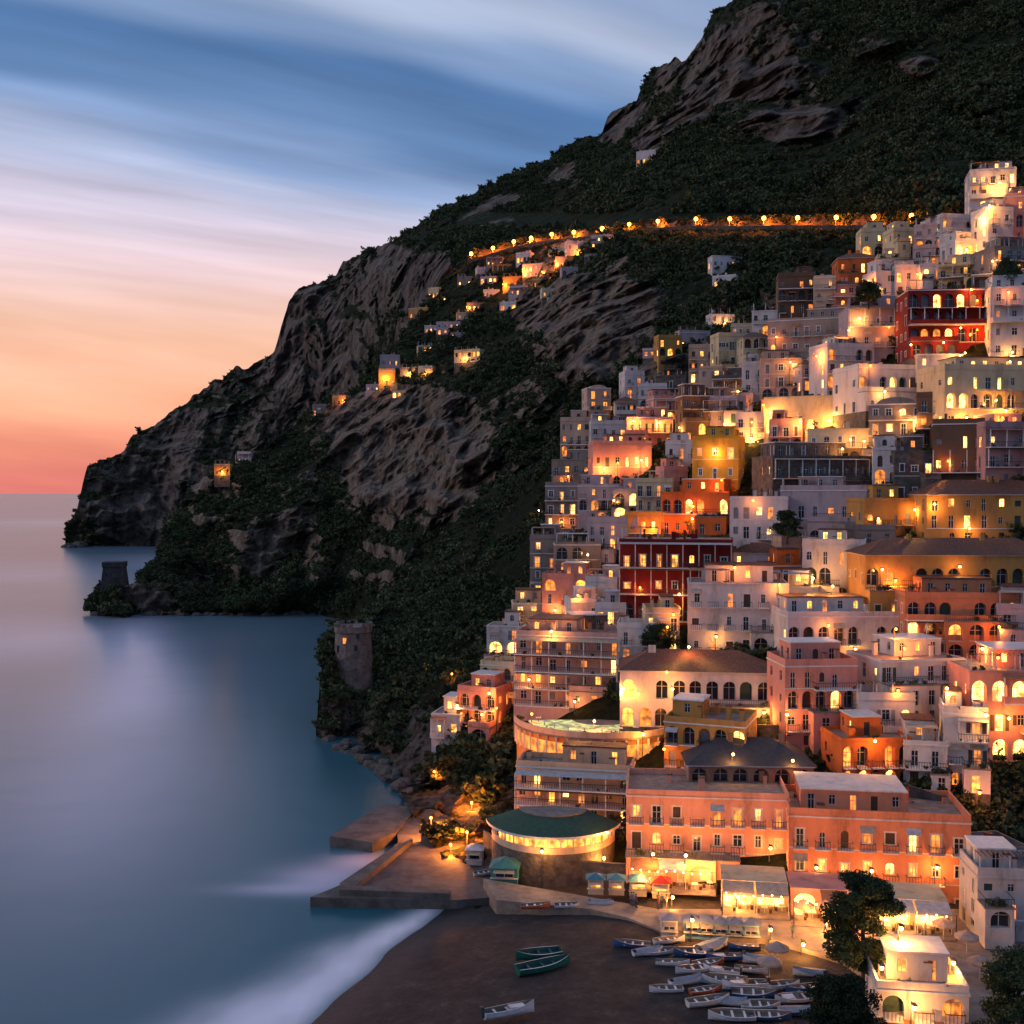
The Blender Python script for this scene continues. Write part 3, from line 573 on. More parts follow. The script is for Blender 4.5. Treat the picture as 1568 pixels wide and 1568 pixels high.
ring(B,c,0,14.5,-9,0,A0,A1,plaster((206,138,72)));ring(B,c,0,15,0,.35,A0,A1,M_slab);ring(B,c,14.8,15,.35,1.3,A0,A1,M_cl);ring(B,c,5,12.5,.36,.4,A0,A1,M_ter);ring(B,c,14.5,14.6,-3.0,-.9,A0,A1,M_lit[1])
for k in range(22):
    a=A0+(A1-A0)*k/21;p=arcpt(c,14.75,a,0);B.box(p.x-.15,p.x+.15,p.y-.15,p.y+.15,p.z-3.2,p.z,M_white)
    if k%2:
        p=arcpt(c,11,a,.4);B.box(p.x-.5,p.x+.5,p.y-.5,p.y+.5,p.z+.72,p.z+.76,M_white);B.box(p.x-.05,p.x+.05,p.y-.05,p.y+.05,p.z,p.z+.72,M_rail)
    if k%3==0:PLANTS.append((arcpt(c,14,a,.4),.9))
B.obj('panoramic_terrace')
# ---------------------------------------------------------------- road with wall + lamps
NB=559
rp=[]
for px in np.linspace(716,1420,110):
    j=int(np.argmin(np.abs(XB[NB]/YB[NB]*F+784-px)));rp.append(Vector((XB[NB,j],YB[NB,j],ZB[NB,j])))
sm=lambda a:np.convolve(np.pad(a,6,'edge'),np.ones(13)/13,'valid')
zz=sm([p.z for p in rp]);yy=sm([p.y for p in rp])
rp=[Vector((p.x,y-2,z)) for p,y,z in zip(rp,yy,zz)]
M_asp=simple('asphalt',(.05,.05,.05),.9);RM=MBd();RW=MBd()
M_wallr=stone('road_cut_rock',(.12,.085,.06),.35)
vf=lambda k,s,o:float(fbm(np.array(k*s),np.array(o),np.array(0.),4))
RWid=6
for k,(a,b) in enumerate(zip(rp[:-1],rp[1:])):
    o=Vector((0,1,0));u=Vector((0,0,1))
    RM.q([a,b,b+o*RWid,a+o*RWid],M_asp)
    ha=.6+2.5*vf(k,.3,0.);hb=.6+2.5*vf(k+1,.3,0.)
    RW.q([a-u*ha,b-u*hb,b+u*.8,a+u*.8],M_wallr);RW.q([a+u*.8,b+u*.8,b+o*.5+u*.8,a+o*.5+u*.8],M_wallr);RW.q([a+o*.5,b+o*.5,b+o*.5+u*.8,a+o*.5+u*.8],M_wallr)
    nl=6
    def cut(kk,p,l):
        t=l/nl;hh=1.5+8*vf(kk,.6,4.);return p+o*(RWid+t*3.5+(vf(kk,.8,l*.8+9)-.5)*4*(t>0))+u*(t*hh-.3)
    for l in range(nl):RW.q([cut(k,a,l),cut(k+1,b,l),cut(k+1,b,l+1),cut(k,a,l+1)],M_wallr)
RM.obj('coast_road');RW.obj('road_retaining_wall')
# scrub spilling over the cutting
pp=[];ss=[]
for k in range(420):
    i=random.randrange(len(rp)-1);p=rp[i].lerp(rp[i+1],random.random());pp.append(p+Vector((0,RWid+random.uniform(2,5),random.uniform(2.5,6.5))));ss.append(random.uniform(.8,2.2))
for k in range(420):
    i=random.randrange(len(rp)-1);p=rp[i].lerp(rp[i+1],random.random());pp.append(p+Vector((0,-random.uniform(.5,2),-random.uniform(1.8,4.5))));ss.append(random.uniform(.7,1.6))
scatter('roadside_scrub',pp,ss)
LN=[0]
def plight(p,power,col=(1,.45,.12),r=.25):
    l=bpy.data.lights.new('lamp_light','POINT');l.energy=power;l.color=col;l.shadow_soft_size=r
    o=bpy.data.objects.new('light',l);o.location=p;COL.objects.link(o);LN[0]+=1;return o
def sphere(B,c,r,m,n=8):
    for i in range(n//2):
        for j in range(n):
            f=lambda a,b:c+Vector((math.sin(a)*math.cos(b),math.sin(a)*math.sin(b),math.cos(a)))*r
            a0=math.pi*i/(n//2);a1=math.pi*(i+1)/(n//2);b0=2*math.pi*j/n;b1=2*math.pi*(j+1)/n
            B.q([f(a0,b0),f(a1,b0),f(a1,b1),f(a0,b1)],m)
def street_lamp(p,h,power,col,bulb=.3,name='street_lamp'):
    B=MBd();n=8
    for k in range(n):
        a=2*math.pi*k/n;b=2*math.pi*(k+1)/n
        B.q([(math.cos(a)*.09,math.sin(a)*.09,0),(math.cos(b)*.09,math.sin(b)*.09,0),(math.cos(b)*.05,math.sin(b)*.05,h),(math.cos(a)*.05,math.sin(a)*.05,h)],M_rail)
    B.box(-.04,.04,-.9,0,h-.08,h,M_rail);B.box(-.22,.22,-1.2,-.5,h,h+.1,M_rail);sphere(B,Vector((0,-.85,h-.12-bulb)),bulb,M_bulbo if col[1]<.4 else M_bulb)
    o=B.obj(name);o.location=p;l=plight((0,-.85,h-.3-2.3*bulb),power,col);l.parent=o;return o
RLX=(722,757,785,815,845,878,920,965,1008,1066,1120,1168,1222,1282,1340,1398)
for i,px in enumerate(RLX):
    q=min(rp,key=lambda p:abs(p.x/p.y*F+784-px));street_lamp(q+Vector((0,2.4,0)),5.4,16000 if px<960 else 11000,(1,.20,.012),1.15 if px<960 else .95)
# ---------------------------------------------------------------- pier
M_conc=simple('quay_concrete',(.13,.11,.095),.85,.6,.4,0,.4)
def slab(name,pts,z0,z1,mat):
    B=MBd();w=[G(x,y,z1) for x,y in pts];B.q(w,mat)
    for a,b in zip(w,w[1:]+w[:1]):B.q([Vector((a.x,a.y,z0)),Vector((b.x,b.y,z0)),b,a],mat)
    return B.obj(name)
slab('quay',[(475,1374),(545,1345),(610,1290),(606,1262),(640,1240),(720,1275),(760,1300),(780,1372),(700,1378)],-3,1.3,M_conc)
slab('landing_stage',[(505,1280),(585,1232),(640,1236),(606,1275),(570,1290)],-3,1.6,M_conc)
slab('quay_wall',[(520,1352),(625,1282),(632,1284),(545,1356),(690,1362),(688,1368),(520,1362)],1.0,2.1,M_conc)
M_pave=simple('promenade_paving',(.30,.23,.17),.7,.5,.6)
slab('promenade',[(1010,1392),(1640,1392),(1640,1660),(1395,1660),(1345,1500),(1290,1470),(1190,1440),(1010,1425)],-1,3.0,M_pave)
slab('beach_terrace',[(740,1345),(1010,1392),(1010,1425),(960,1405),(905,1392),(760,1378)],-1,2.6,M_pave)
# rocks at the waterline
M_rock=simple('shore_boulder',(.10,.085,.07),.95,.5,.5,0,.6)
B=MBd()
def boulder(B,c,r):
    n=7;ph=random.uniform(0,9)
    f=lambda i,j:c+Vector((math.sin(math.pi*i/5)*math.cos(2*math.pi*j/n)*r*(1+.35*math.sin(j*2.3+i+ph)),math.sin(math.pi*i/5)*math.sin(2*math.pi*j/n)*r*(1+.3*math.cos(j*1.9+ph)),math.cos(math.pi*i/5)*r*.7))
    for i in range(5):
        for j in range(n):B.q([f(i,j),f(i+1,j),f(i+1,(j+1)%n),f(i,(j+1)%n)],M_rock)
for (a,b) in (((490,1125),(560,1165)),((560,1165),(612,1200)),((612,1200),(640,1245)),((640,1262),(740,1300))):
    for k in range(26):
        t=random.random();q=G(a[0]+(b[0]-a[0])*t+random.uniform(-6,8),a[1]+(b[1]-a[1])*t+random.uniform(-8,5));boulder(B,q+Vector((0,0,random.uniform(-.3,.8 if a[0]<640 else 1.8))),random.uniform(.5,1.9))
for k in range(70):
    t=random.random();q=G(145+370*t,940+random.uniform(-3,3));boulder(B,q,random.uniform(.8,3.2))
for k in range(25):
    q=G(random.uniform(104,128),838+random.uniform(-4,1));boulder(B,q,random.uniform(3,9))
B.obj('shoreline_rocks')
# ---------------------------------------------------------------- towers
def tower(name,base,r0,r1,h,sides,mat,rot=0,cren=True,lit=0):
    B=MBd();f=lambda a,r,z:Vector((math.cos(a+rot)*r,math.sin(a+rot)*r,z))
    L=[(r0*1.1,-10),(r0,0),(r1,h*.8),(r1*1.08,h*.84),(r1*1.08,h)]
    for (ra,za),(rb,zb) in zip(L,L[1:]):
        for k in range(sides):
            a=2*math.pi*k/sides;b=2*math.pi*(k+1)/sides;B.q([f(a,ra,za),f(b,ra,za),f(b,rb,zb),f(a,rb,zb)],mat)
    B.q([f(2*math.pi*k/sides,r1*1.05,h) for k in range(sides)],mat)
    if cren:
        m=16
        for k in range(m):
            a=2*math.pi*k/m
            if k%5==3:continue
            p=f(a,r1,h);B.box(p.x-r1*.1,p.x+r1*.1,p.y-r1*.1,p.y+r1*.1,h-.01,h+r1*.18,mat)
    for (a,z,wd,hh) in ((-1.9,h*.55,.4,1.0),(-1.3,h*.35,.4,1.0),(-2.3,h*.3,.4,1.2),(-1.2,h*.68,.5,1.0)):
        p=f(a-rot,r0+(r1-r0)*z/(h*.8),z);B.box(p.x-wd,p.x+wd,p.y-.05,p.y+.4,z,z+hh*1.3,M_lit[1] if random.random()<lit else M_glass)
    o=B.obj(name);o.location=base;return o
tower('round_watchtower',V(541,1012,262),4.6,4.2,8.4,24,stone('tower_stone',(.24,.2,.17),1.0),0,True,.4)
tower('square_watchtower',V(176,905,508),8.2,6.4,13.5,4,stone('dark_tower_stone',(.08,.07,.065),.6),math.pi/4+.2,False)
# ---------------------------------------------------------------- pine trees
M_bark=simple('bark',(.08,.05,.035),.9)
def limb(B,pts,m,n=8):
    R=[]
    for i,(p,r) in enumerate(pts):
        t=(pts[min(i+1,len(pts)-1)][0]-pts[max(i-1,0)][0]).normalized();a=t.orthogonal().normalized();b=t.cross(a)
        R.append([p+(a*math.cos(2*math.pi*k/n)+b*math.sin(2*math.pi*k/n))*r for k in range(n)])
    for A,C in zip(R,R[1:]):
        for k in range(n):B.q([A[k],A[(k+1)%n],C[(k+1)%n],C[k]],m)
def tree(name,base,h,w,n=9000,low=.3,seed=1,leaf=.16):
    rs=random.Random(seed);B=MBd();V3=Vector
    limb(B,[(V3((0,0,-.5)),h*.03),(V3((.1,0,h*.25)),h*.022),(V3((-.1,.1,h*.55)),h*.015),(V3((.05,0,h*.93)),h*.005)],M_bark)
    cs=[];rr=[]
    for k in range(64):
        z=h*rs.uniform(low,.97);a=rs.uniform(0,6.28);t=(z/h-low)/(1-low);R=w/2*(1-.62*t**1.8)*rs.uniform(.35,1)
        e=V3((math.cos(a)*R,math.sin(a)*R,z+R*.12));limb(B,[(V3((0,0,z-R*.25)),h*.009),(V3((0,0,z-R*.1)).lerp(e,.5),h*.006),(e,h*.002)],M_bark,5)
        cs.append(tuple(e));rr.append(w*rs.uniform(.08,.15));m2=V3((0,0,z)).lerp(e,.55);cs.append(tuple(m2));rr.append(w*rs.uniform(.08,.14))
    E=bpy.data.objects.new(name,None);COL.objects.link(E);E.location=base
    o=B.obj('trunk');o.parent=E
    o2=bpy.data.objects.new('crown',leaf_mesh('crown',cs,rr,n,leaf,M_leaf[2],.6));COL.objects.link(o2);o2.parent=E
tree('pine_tree',G(1322,1515,3.0),12,9.0,48000,.22,3,.13)
tree('pine_tree',G(1285,1600,3.0),6.2,8.5,26000,.15,5,.13)
tree('pine_tree',V(1560,1620,105),10,9,30000,.08,8,.13)
tree('broadleaf_tree',V(1010,1000,198),5,7,6000,.2,11,.2)
tree('broadleaf_tree',V(1205,830,214),6,6,6000,.2,12,.2)
tree('broadleaf_tree',V(1330,470,262),6,7,6000,.2,13,.2)
tree('broadleaf_tree',V(1545,445,250),7,9,6000,.2,14,.2)
# ---------------------------------------------------------------- boats
def boat(px,py,length,yaw,hull,inner,kind='rowing_boat',z=None):
    B=MBd();L=length;Bm=L*.18;D=L*.15;n=12;secs=[]
    for i in range(n+1):
        t=i/n;x=(t-.5)*L;wd=Bm*(max(0,1-max(0,(t-.45)/.55)**2.2))*(.8+.2*min(1,t/.3));wd=max(wd,.02);sh=D*(1+.55*t**3)
        secs.append([Vector((x,s*wd*u,zz)) for s,u,zz in ((-1,1,sh),(-1,.88,sh*.45),(-1,.5,sh*.1),(1,0,0),(1,.5,sh*.1),(1,.88,sh*.45),(1,1,sh))])
        secs[-1].append((x,wd,sh))
    for a,b in zip(secs,secs[1:]):
        for k in range(6):B.q([a[k],b[k],b[k+1],a[k+1]],hull)
        for s in (-1,1):
            f=lambda q,u,zf:Vector((q[7][0],s*q[7][1]*u,q[7][2]*zf))
            B.q([f(a,1,1),f(b,1,1),f(b,.88,1.01),f(a,.88,1.01)],M_white);B.q([f(a,.88,1.01),f(b,.88,1.01),f(b,.75,.4),f(a,.75,.4)],inner)
        B.q([Vector((a[7][0],-a[7][1]*.75,a[7][2]*.4)),Vector((b[7][0],-b[7][1]*.75,b[7][2]*.4)),Vector((b[7][0],b[7][1]*.75,b[7][2]*.4)),Vector((a[7][0],a[7][1]*.75,a[7][2]*.4))],inner)
    B.q([secs[0][k] for k in range(7)],hull)
    for t in (-.28,-.02,.2):B.box(t*L-.12,t*L+.12,-Bm*.82,Bm*.82,D*.72,D*.8,M_white if hull is not GB else inner)
    if kind=='fishing_boat':
        B.box(-.05*L,.14*L,-Bm*.5,Bm*.5,D*.8,D*2.1,M_white);B.box(-.06*L,.16*L,-Bm*.58,Bm*.58,D*2.1,D*2.25,hull);B.box(.141*L,.146*L,-Bm*.4,Bm*.4,D*1.4,D*1.95,M_glass);limb(B,[(Vector((-.2*L,0,D*.4)),.06),(Vector((-.2*L,0,D*3.2)),.03)],M_frame,6)
    if kind=='motorboat':
        B.q([(-.02*L,-Bm*.7,D*1.05),(-.02*L,Bm*.7,D*1.05),(-.08*L,Bm*.6,D*1.6),(-.08*L,-Bm*.6,D*1.6)],M_glass);B.box(-.56*L,-.5*L,-.25,.25,D*.3,D*1.6,M_rail);B.box(0,.3*L,-Bm*.55,Bm*.55,D*.9,D*1.12,M_white)
    if kind=='covered_boat':
        for a,b in zip(secs[1:-1],secs[2:-1]):
            for s in (-1,1):B.q([Vector((a[7][0],s*a[7][1],a[7][2]*1.03)),Vector((b[7][0],s*b[7][1],b[7][2]*1.03)),Vector((b[7][0],0,b[7][2]*1.35)),Vector((a[7][0],0,a[7][2]*1.35))],inner)
    o=B.obj(kind);p=G(px,py,2.0 if z is None else z)
    o.rotation_euler=(random.uniform(-.15,.15),0,yaw+(math.pi if random.random()<.4 else 0));o.location=p+Vector((0,0,.05));return o
GB=simple('green_boat_paint',(.012,.13,.095),.35);GD=simple('green_boat_inside',(.02,.09,.07),.6);BB=simple('blue_boat_paint',(.03,.09,.22),.4);WB=simple('white_boat_paint',(.62,.62,.64),.4,.2);GI=simple('boat_interior',(.22,.18,.14),.7);OB=simple('orange_boat_paint',(.45,.1,.03),.5);TA=simple('boat_tarpaulin',(.20,.24,.30),.8)
boat(833,1488,6.4,.38,GB,GD,'rowing_boat',1.6);boat(824,1468,5.4,.3,GB,GD,'rowing_boat',1.7)
BL=[(780,1556,6.0,.25,WB,'motorboat'),(968,1452,4.4,.1,BB,'rowing_boat'),(992,1462,4.2,.15,WB,'covered_boat'),(1025,1445,4.2,.2,WB,'rowing_boat'),(1062,1465,4.6,.05,BB,'rowing_boat'),(1090,1455,4.4,.3,WB,'covered_boat'),(1110,1472,4.4,0,BB,'motorboat'),(1060,1490,4.4,.1,WB,'rowing_boat'),(1105,1492,4.6,-.1,WB,'motorboat'),(1052,1508,4.6,.1,WB,'covered_boat'),(1110,1508,4.5,-.1,WB,'rowing_boat'),(1080,1522,4,.1,OB,'rowing_boat'),(1140,1515,4.6,.2,WB,'motorboat'),(1165,1545,4.6,-.2,WB,'rowing_boat'),(1215,1535,4.6,-.1,WB,'motorboat'),(1215,1555,4.6,-.1,BB,'covered_boat'),(1120,1562,4.8,0,WB,'rowing_boat'),(1180,1562,4.6,.1,BB,'rowing_boat'),(1140,1455,4.0,.2,BB,'rowing_boat'),(820,1392,3.6,.1,OB,'rowing_boat'),(868,1390,3.6,0,WB,'rowing_boat'),(920,1386,3.6,.1,WB,'covered_boat'),(742,1340,3,.4,WB,'rowing_boat'),(1030,1480,4.2,.15,WB,'rowing_boat'),(1165,1475,4.2,.1,WB,'covered_boat'),(1155,1528,4.4,0,BB,'rowing_boat'),(1085,1540,4.4,.1,WB,'rowing_boat'),(1120,1540,4.4,0,WB,'covered_boat'),(1195,1515,4.2,.1,WB,'rowing_boat'),(1230,1520,4.2,.2,BB,'rowing_boat'),(1020,1520,4.0,.3,WB,'rowing_boat'),(1150,1490,4.0,-.1,WB,'rowing_boat'),(1240,1495,4,.1,WB,'covered_boat'),(1010,1462,3.6,.3,WB,'rowing_boat'),(1085,1480,3.8,.2,OB,'rowing_boat')]
for px,py,l,y,h,k in BL:
    boat(px,py,l*random.uniform(.85,1.08),y+random.uniform(-.3,.3),h,TA if k=='covered_boat' else GI,k,2.35 if px>760 else 1.4)
# ---------------------------------------------------------------- kiosks, huts, parasols
def kiosk(px,py,w,h,col,roofc,z=2.6,name='beach_kiosk',yaw=-.1,litp=True):
    B=MBd();d=w*.9;m=plaster(col);rm=simple('kiosk_roof',lin(*roofc),.6)
    facade(B,B,Vector((-w/2,0,0)),Vector((1,0,0)),Vector((0,-1,0)),w,0,h,[(w*.15,w*.85,.9,h*.82,False,M_lit[0] if litp else M_glass,.3)],m,M_frame)
    B.q([(-w/2,0,0),(-w/2,d,0),(-w/2,d,h),(-w/2,0,h)],m);B.q([(w/2,0,0),(w/2,d,0),(w/2,d,h),(w/2,0,h)],m);B.q([(-w/2,d,0),(w/2,d,0),(w/2,d,h),(-w/2,d,h)],m)
    e=.3;a=Vector((0,d/2,h+w*.32));c=[Vector((-w/2-e,-e,h)),Vector((w/2+e,-e,h)),Vector((w/2+e,d+e,h)),Vector((-w/2-e,d+e,h))]
    for i in range(4):B.q([c[i],c[(i+1)%4],a],rm)
    B.box(-w/2-.1,w/2+.1,-.5,-.003,.82,.9,M_frame);B.q([(-w*.4,-.9,h*.78),(w*.4,-.9,h*.78),(w*.4,-.01,h*.9),(-w*.4,-.01,h*.9)],M_cloth[0])
    o=B.obj(name);o.location=G(px,py,z);o.rotation_euler=(0,0,yaw)
kiosk(912,1370,2.0,2.0,(225,205,170),(60,120,140));kiosk(944,1371,2.0,2.0,(225,205,170),(60,120,140));kiosk(977,1373,2.2,2.0,(225,205,170),(60,120,140));kiosk(1012,1376,2.2,2.0,(225,190,150),(190,40,25))
kiosk(772,1354,3.6,2.2,(90,170,150),(70,130,120),z=1.8,name='green_ticket_kiosk',litp=False);kiosk(726,1325,2.2,2.2,WH,(200,200,200),z=1.5,litp=False)
for i,px in enumerate((1025,1060,1082,1104,1126,1150)):kiosk(px,1436+i*1.5,1.9,2.1,(120,170,190) if i else WH,(130,135,145),z=2.4,name='beach_hut',litp=False)
def parasol(px,py,r,col,z=3.0,h=2.6):
    B=MBd();n=10;m=simple('parasol_cloth',lin(*col),.8)
    limb(B,[(Vector((0,0,0)),.05),(Vector((0,0,h)),.04)],M_frame,6)
    for k in range(n):
        a=2*math.pi*k/n;b=2*math.pi*(k+1)/n;f=lambda t,R,zz:Vector((math.cos(t)*R,math.sin(t)*R,zz));B.q([f(a,r,h-.6),f(b,r,h-.6),(0,0,h+.1)],m);B.q([f(a,r,h-.8),f(b,r,h-.8),f(b,r,h-.6),f(a,r,h-.6)],m)
    o=B.obj('parasol');o.location=G(px,py,z)
for px,py in ((1178,1500),(1190,1478),(1480,1460),(1500,1500),(1445,1440),(1230,1410),(1265,1412),(1300,1415)):parasol(px,py,1.35,(205,165,135) if py<1450 else (170,145,130))
# seafront restaurants below hotels
def restaurant(x0,x1,py,z,col,h=3.0,yaw=-.16,cl=0):
    a=G(x0,py,z);b=G(x1,py,z);w=abs(b.x-a.x);B=MBd();n=max(2,int(w/3))
    m=plaster(col);bw=w/n
    facade(B,B,Vector((-w/2,0,0)),Vector((1,0,0)),Vector((0,-1,0)),w,0,h,[(bw*i+.35,bw*(i+1)-.35,.05,h*.85,True,M_lit[2],.8) for i in range(n)],m,M_frame)
    B.box(-w/2,w/2,.01,6,h,h+.2,m);B.box(-w/2,w/2,-4.2,-.02,.0,.1,M_slab)
    for i in range(n):
        if random.random()<.8:
            x_0=-w/2+bw*i+.1;x_1=x_0+bw-.2;yo=-random.uniform(1.6,3.2);cm=random.choice(M_cloth) if random.random()<.4 else M_cloth[cl];B.q([(x_0,yo,h*.84),(x_1,yo,h*.84),(x_1,-.02,h*1.05),(x_0,-.02,h*1.05)],cm);B.q([(x_0,yo,h*.74),(x_1,yo,h*.74),(x_1,yo,h*.84),(x_0,yo,h*.84)],cm)
            for x in (x_0+.06,x_1-.06):B.box(x-.05,x+.05,yo+.05,yo+.15,.1,h*.84,M_frame)
    for i in range(n*2): # tables with chairs
        x=-w/2+.8+(w-1.6)*i/(n*2-1);y=-2.2+.9*(i%2);B.box(x-.4,x+.4,y-.4,y+.4,.8,.84,M_white);B.box(x-.04,x+.04,y-.04,y+.04,.1,.8,M_frame)
        for s in (-1,1):B.box(x+s*.75-.2,x+s*.75+.2,y-.2,y+.2,.5,.55,M_shut[1]);B.box(x+s*.93-.02,x+s*.93+.02,y-.2,y+.2,.55,1.0,M_shut[1]);B.box(x+s*.75-.17,x+s*.75+.17,y-.17,y+.17,.1,.5,M_shut[1])
    for i in range(int(w/1.1)):sphere(B,Vector((-w/2+.5+i*1.1,-4.1,h*.95+.12*math.cos(i*1.3))),.1,M_bulb,6)
    B.box(-w/2,w/2,-4.115,-4.085,h*.95+.2,h*.95+.23,M_rail)
    for x in (-w/2+.05,w/2-.05):B.box(x-.05,x+.05,-4.15,-4.05,0,h*.95+.23,M_rail)
    o=B.obj('seafront_restaurant');c=(a+b)/2;o.location=c;o.rotation_euler=(0,0,yaw)
    for i in range(0,n,2):
        l=plight((-w/2+bw*(i+.5),-1.6,h*.72),650,(1,.40,.09));l.parent=o
        l=plight((-w/2+bw*(i+.5),-4.8,h*.9),800,(1,.38,.08));l.parent=o
restaurant(1105,1205,1388,3.0,CR);restaurant(1212,1340,1402,3.0,PK,cl=2);restaurant(1345,1450,1418,3.0,CR);restaurant(965,1095,1352,3.0,CR,cl=1)
# retaining walls
def wall(pts,h,name='stone_retaining_wall',t=.6,dd=-.6):
    B=MBd();W=[]
    for x,y in pts:
        p=hit(x,y);W.append((p if p else V(x,y,float(tC(x,y))))+Vector((0,dd,0)))
    for a,b in zip(W,W[1:]):
        u=Vector((0,0,1));o=Vector((0,t,0));B.q([a-u*5,b-u*5,b+u*h,a+u*h],M_stone);B.q([a+u*h,b+u*h,b+u*h+o,a+u*h+o],M_stone)
    B.obj(name)
wall([(1100,1135),(1200,1140),(1290,1150)],3);wall([(1285,1225),(1360,1235),(1440,1262)],4);wall([(740,1300),(800,1335),(880,1350),(960,1355)],3);wall([(1180,1065),(1330,1068)],2)
# ---------------------------------------------------------------- people on the promenade
M_skin=simple('skin',(.45,.28,.2),.6)
def person(px,py,z,yaw,seed):
    rs=random.Random(seed);B=MBd();top=simple('clothes',(rs.uniform(.05,.5),rs.uniform(.05,.4),rs.uniform(.05,.4)),.9);leg=simple('trousers',(rs.uniform(.02,.15),)*3,.9);Q=Vector;st=rs.uniform(.05,.28)
    for s in (-1,1):
        limb(B,[(Q((s*.10,s*st*.9+.06,0)),.045),(Q((s*.10,s*st+0,.06)),.05),(Q((s*.10,s*st*.4-.03,.48)),.065),(Q((s*.09,0,.88)),.095)],leg,8)
        B.box(s*.10-.045,s*.10+.045,s*st-.16,s*st+.08,0,.07,leg)
        limb(B,[(Q((s*.19,0,1.40)),.055),(Q((s*.25,-s*st*.3,1.12)),.042),(Q((s*.24,-s*st*.8-.06,.86)),.03)],top,8);sphere(B,Q((s*.24,-s*st*.8-.07,.82)),.045,M_skin,6)
    limb(B,[(Q((0,0,.84)),.13),(Q((0,0,.95)),.15),(Q((0,0,1.15)),.135),(Q((0,0,1.36)),.17),(Q((0,0,1.45)),.09),(Q((0,0,1.52)),.05)],top,10)
    sphere(B,Q((0,-.01,1.62)),.105,M_skin,8);sphere(B,Q((0,.02,1.65)),.11,M_bark,8)
    o=B.obj('person');o.location=G(px,py,z);o.rotation_euler=(0,0,yaw)
for i in range(24):
    px,py=random.choice([(random.uniform(1120,1420),random.uniform(1424,1438)),(random.uniform(1360,1440),random.uniform(1440,1480)),(random.uniform(940,1030),random.uniform(1385,1395))])
    person(px,py,3.0 if px>1060 else 2.6,random.uniform(0,6.3),i)
print('objs',time.time()-T0)
# ---------------------------------------------------------------- town lamps (mounted just in front of the facades)
bpy.data.objects['roadside_scrub'].hide_viewport=True
bpy.context.view_layer.update();dg=bpy.context.evaluated_depsgraph_get()
def town_lamp(px,py,pw=300,back=2.0,col=(1,.41,.085)):
    d=(V(px,py,100)-CAM).normalized();r=S.ray_cast(dg,CAM+d*3,d)
    if not r[0]:return
    p=r[1]-d*back;pw*=1.7
    r2=S.ray_cast(dg,p,Vector((0,0,-1)));gz=r2[1].z if r2[0] else p.z-4
    if p.z-gz<6: h=max(1.5,p.z-gz);street_lamp(Vector((p.x,p.y+.85,gz)),h+.4,pw,col,.2)
    else:
        B=MBd();B.box(-.04,.04,0,back,.25,.32,M_rail);sphere(B,Vector((0,0,0)),.2,M_bulb if col[1]>.4 else M_bulbo);B.box(-.15,.15,-.15,.15,.21,.28,M_rail);o=B.obj('wall_lantern');o.location=p;l=plight((0,-.1,-.5),pw,col);l.parent=o
Or=(1,.27,.03)
LAMPS=[(1530,280,1500),(1515,315,1500),(1500,335,700),(1405,420,700,3,Or),(1480,385,500),(1300,512,600),(1250,545,700,3,Or),(1395,528,400),(1470,545,600),(1110,495,1200),(1180,632,1200),(1225,645,1200),(1270,645,1200),(1110,650,1500),(1150,672,1400),(1400,645,700),(1480,640,700),(1540,630,700),(970,645,900),(1010,648,900),(1040,655,600),(925,720,1000),(982,705,800),(1105,735,700,3,Or),(1000,805,600,3,Or),(1060,795,500),(1125,870,500,3,Or),(1245,895,700),(1275,910,700),(1372,975,500,3,Or),(1385,1000,700,3,Or),(850,935,500),(885,912,300,2.5,Or),(760,1085,500,2,Or),(738,1095,500),(700,1090,300),(1170,1092,400),(1205,1095,400),(1030,1055,250),(910,1115,500),(985,1125,500),(1450,1055,350),(1510,1095,450),(1545,1100,450),(1340,1135,350),(665,1185,2500,3,Or),(722,1238,2800,2,Or),(715,1275,3500,3,Or),(660,1265,4000,3,Or),(690,1300,2000,3,Or),(830,1305,400),(930,1275,400),(925,1315,600),(1000,1312,350),(1050,1315,300),(1180,1300,250),(1335,1335,150),(1435,1330,300),(1350,1495,500),(1400,1545,500),(1460,1480,600),(1380,1435,800),(1530,960,350,2.5,Or),(1500,1215,300,3,Or),(825,787,400),(655,1025,300,2,Or),(692,1037,300,2,Or),(590,578,2000),(625,572,2000),(650,570,2000,2,Or),(830,418,2500,3,Or),(800,412,2500,3,Or),(890,385,2500,3,Or),(770,435,2500,3,Or),(850,400,2500,3,Or),(525,615,700,2,Or),(715,470,900,2,Or),(700,505,700,2,Or),(710,548,700),(340,722,700),(1355,600,300),(1445,525,300),(1550,540,500),(1290,690,300),(1345,795,200),(1470,870,150),(980,900,250,2.5,Or),(1040,910,250),(1250,1330,150),(1130,1385,500),(880,1075,200),(810,1050,150),(1520,400,400),(1330,430,500,3,Or),(1210,555,300),(1130,600,400),(1310,995,200),(1030,1385,600),(1270,1420,600),(1180,1425,600),(860,800,300,2,Or),(900,860,300),(940,775,300),(870,730,300,2,Or),(1060,1410,500),(1230,1450,400)]  # includes a few lamps added to warm the left column of houses
rl=random.Random(5)
for k in range(46):  # extra lamps at random spots, added to strengthen the town's glow
    yy_=rl.uniform(420,1180);LAMPS.append((rl.uniform(float(poly_l(yy_))+20,1560),yy_,rl.choice([150,250,450]),1.5,rl.choice([Or,(1,.41,.09)])))
for a in LAMPS: town_lamp(*a)
scatter('potted_plants',[p for p,_ in PLANTS],[s_ for _,s_ in PLANTS])
for o in ('mountain_scrub','spur_trees','hillside_trees','roadside_scrub'): bpy.data.objects[o].hide_viewport=False
print('lights',LN[0],time.time()-T0)
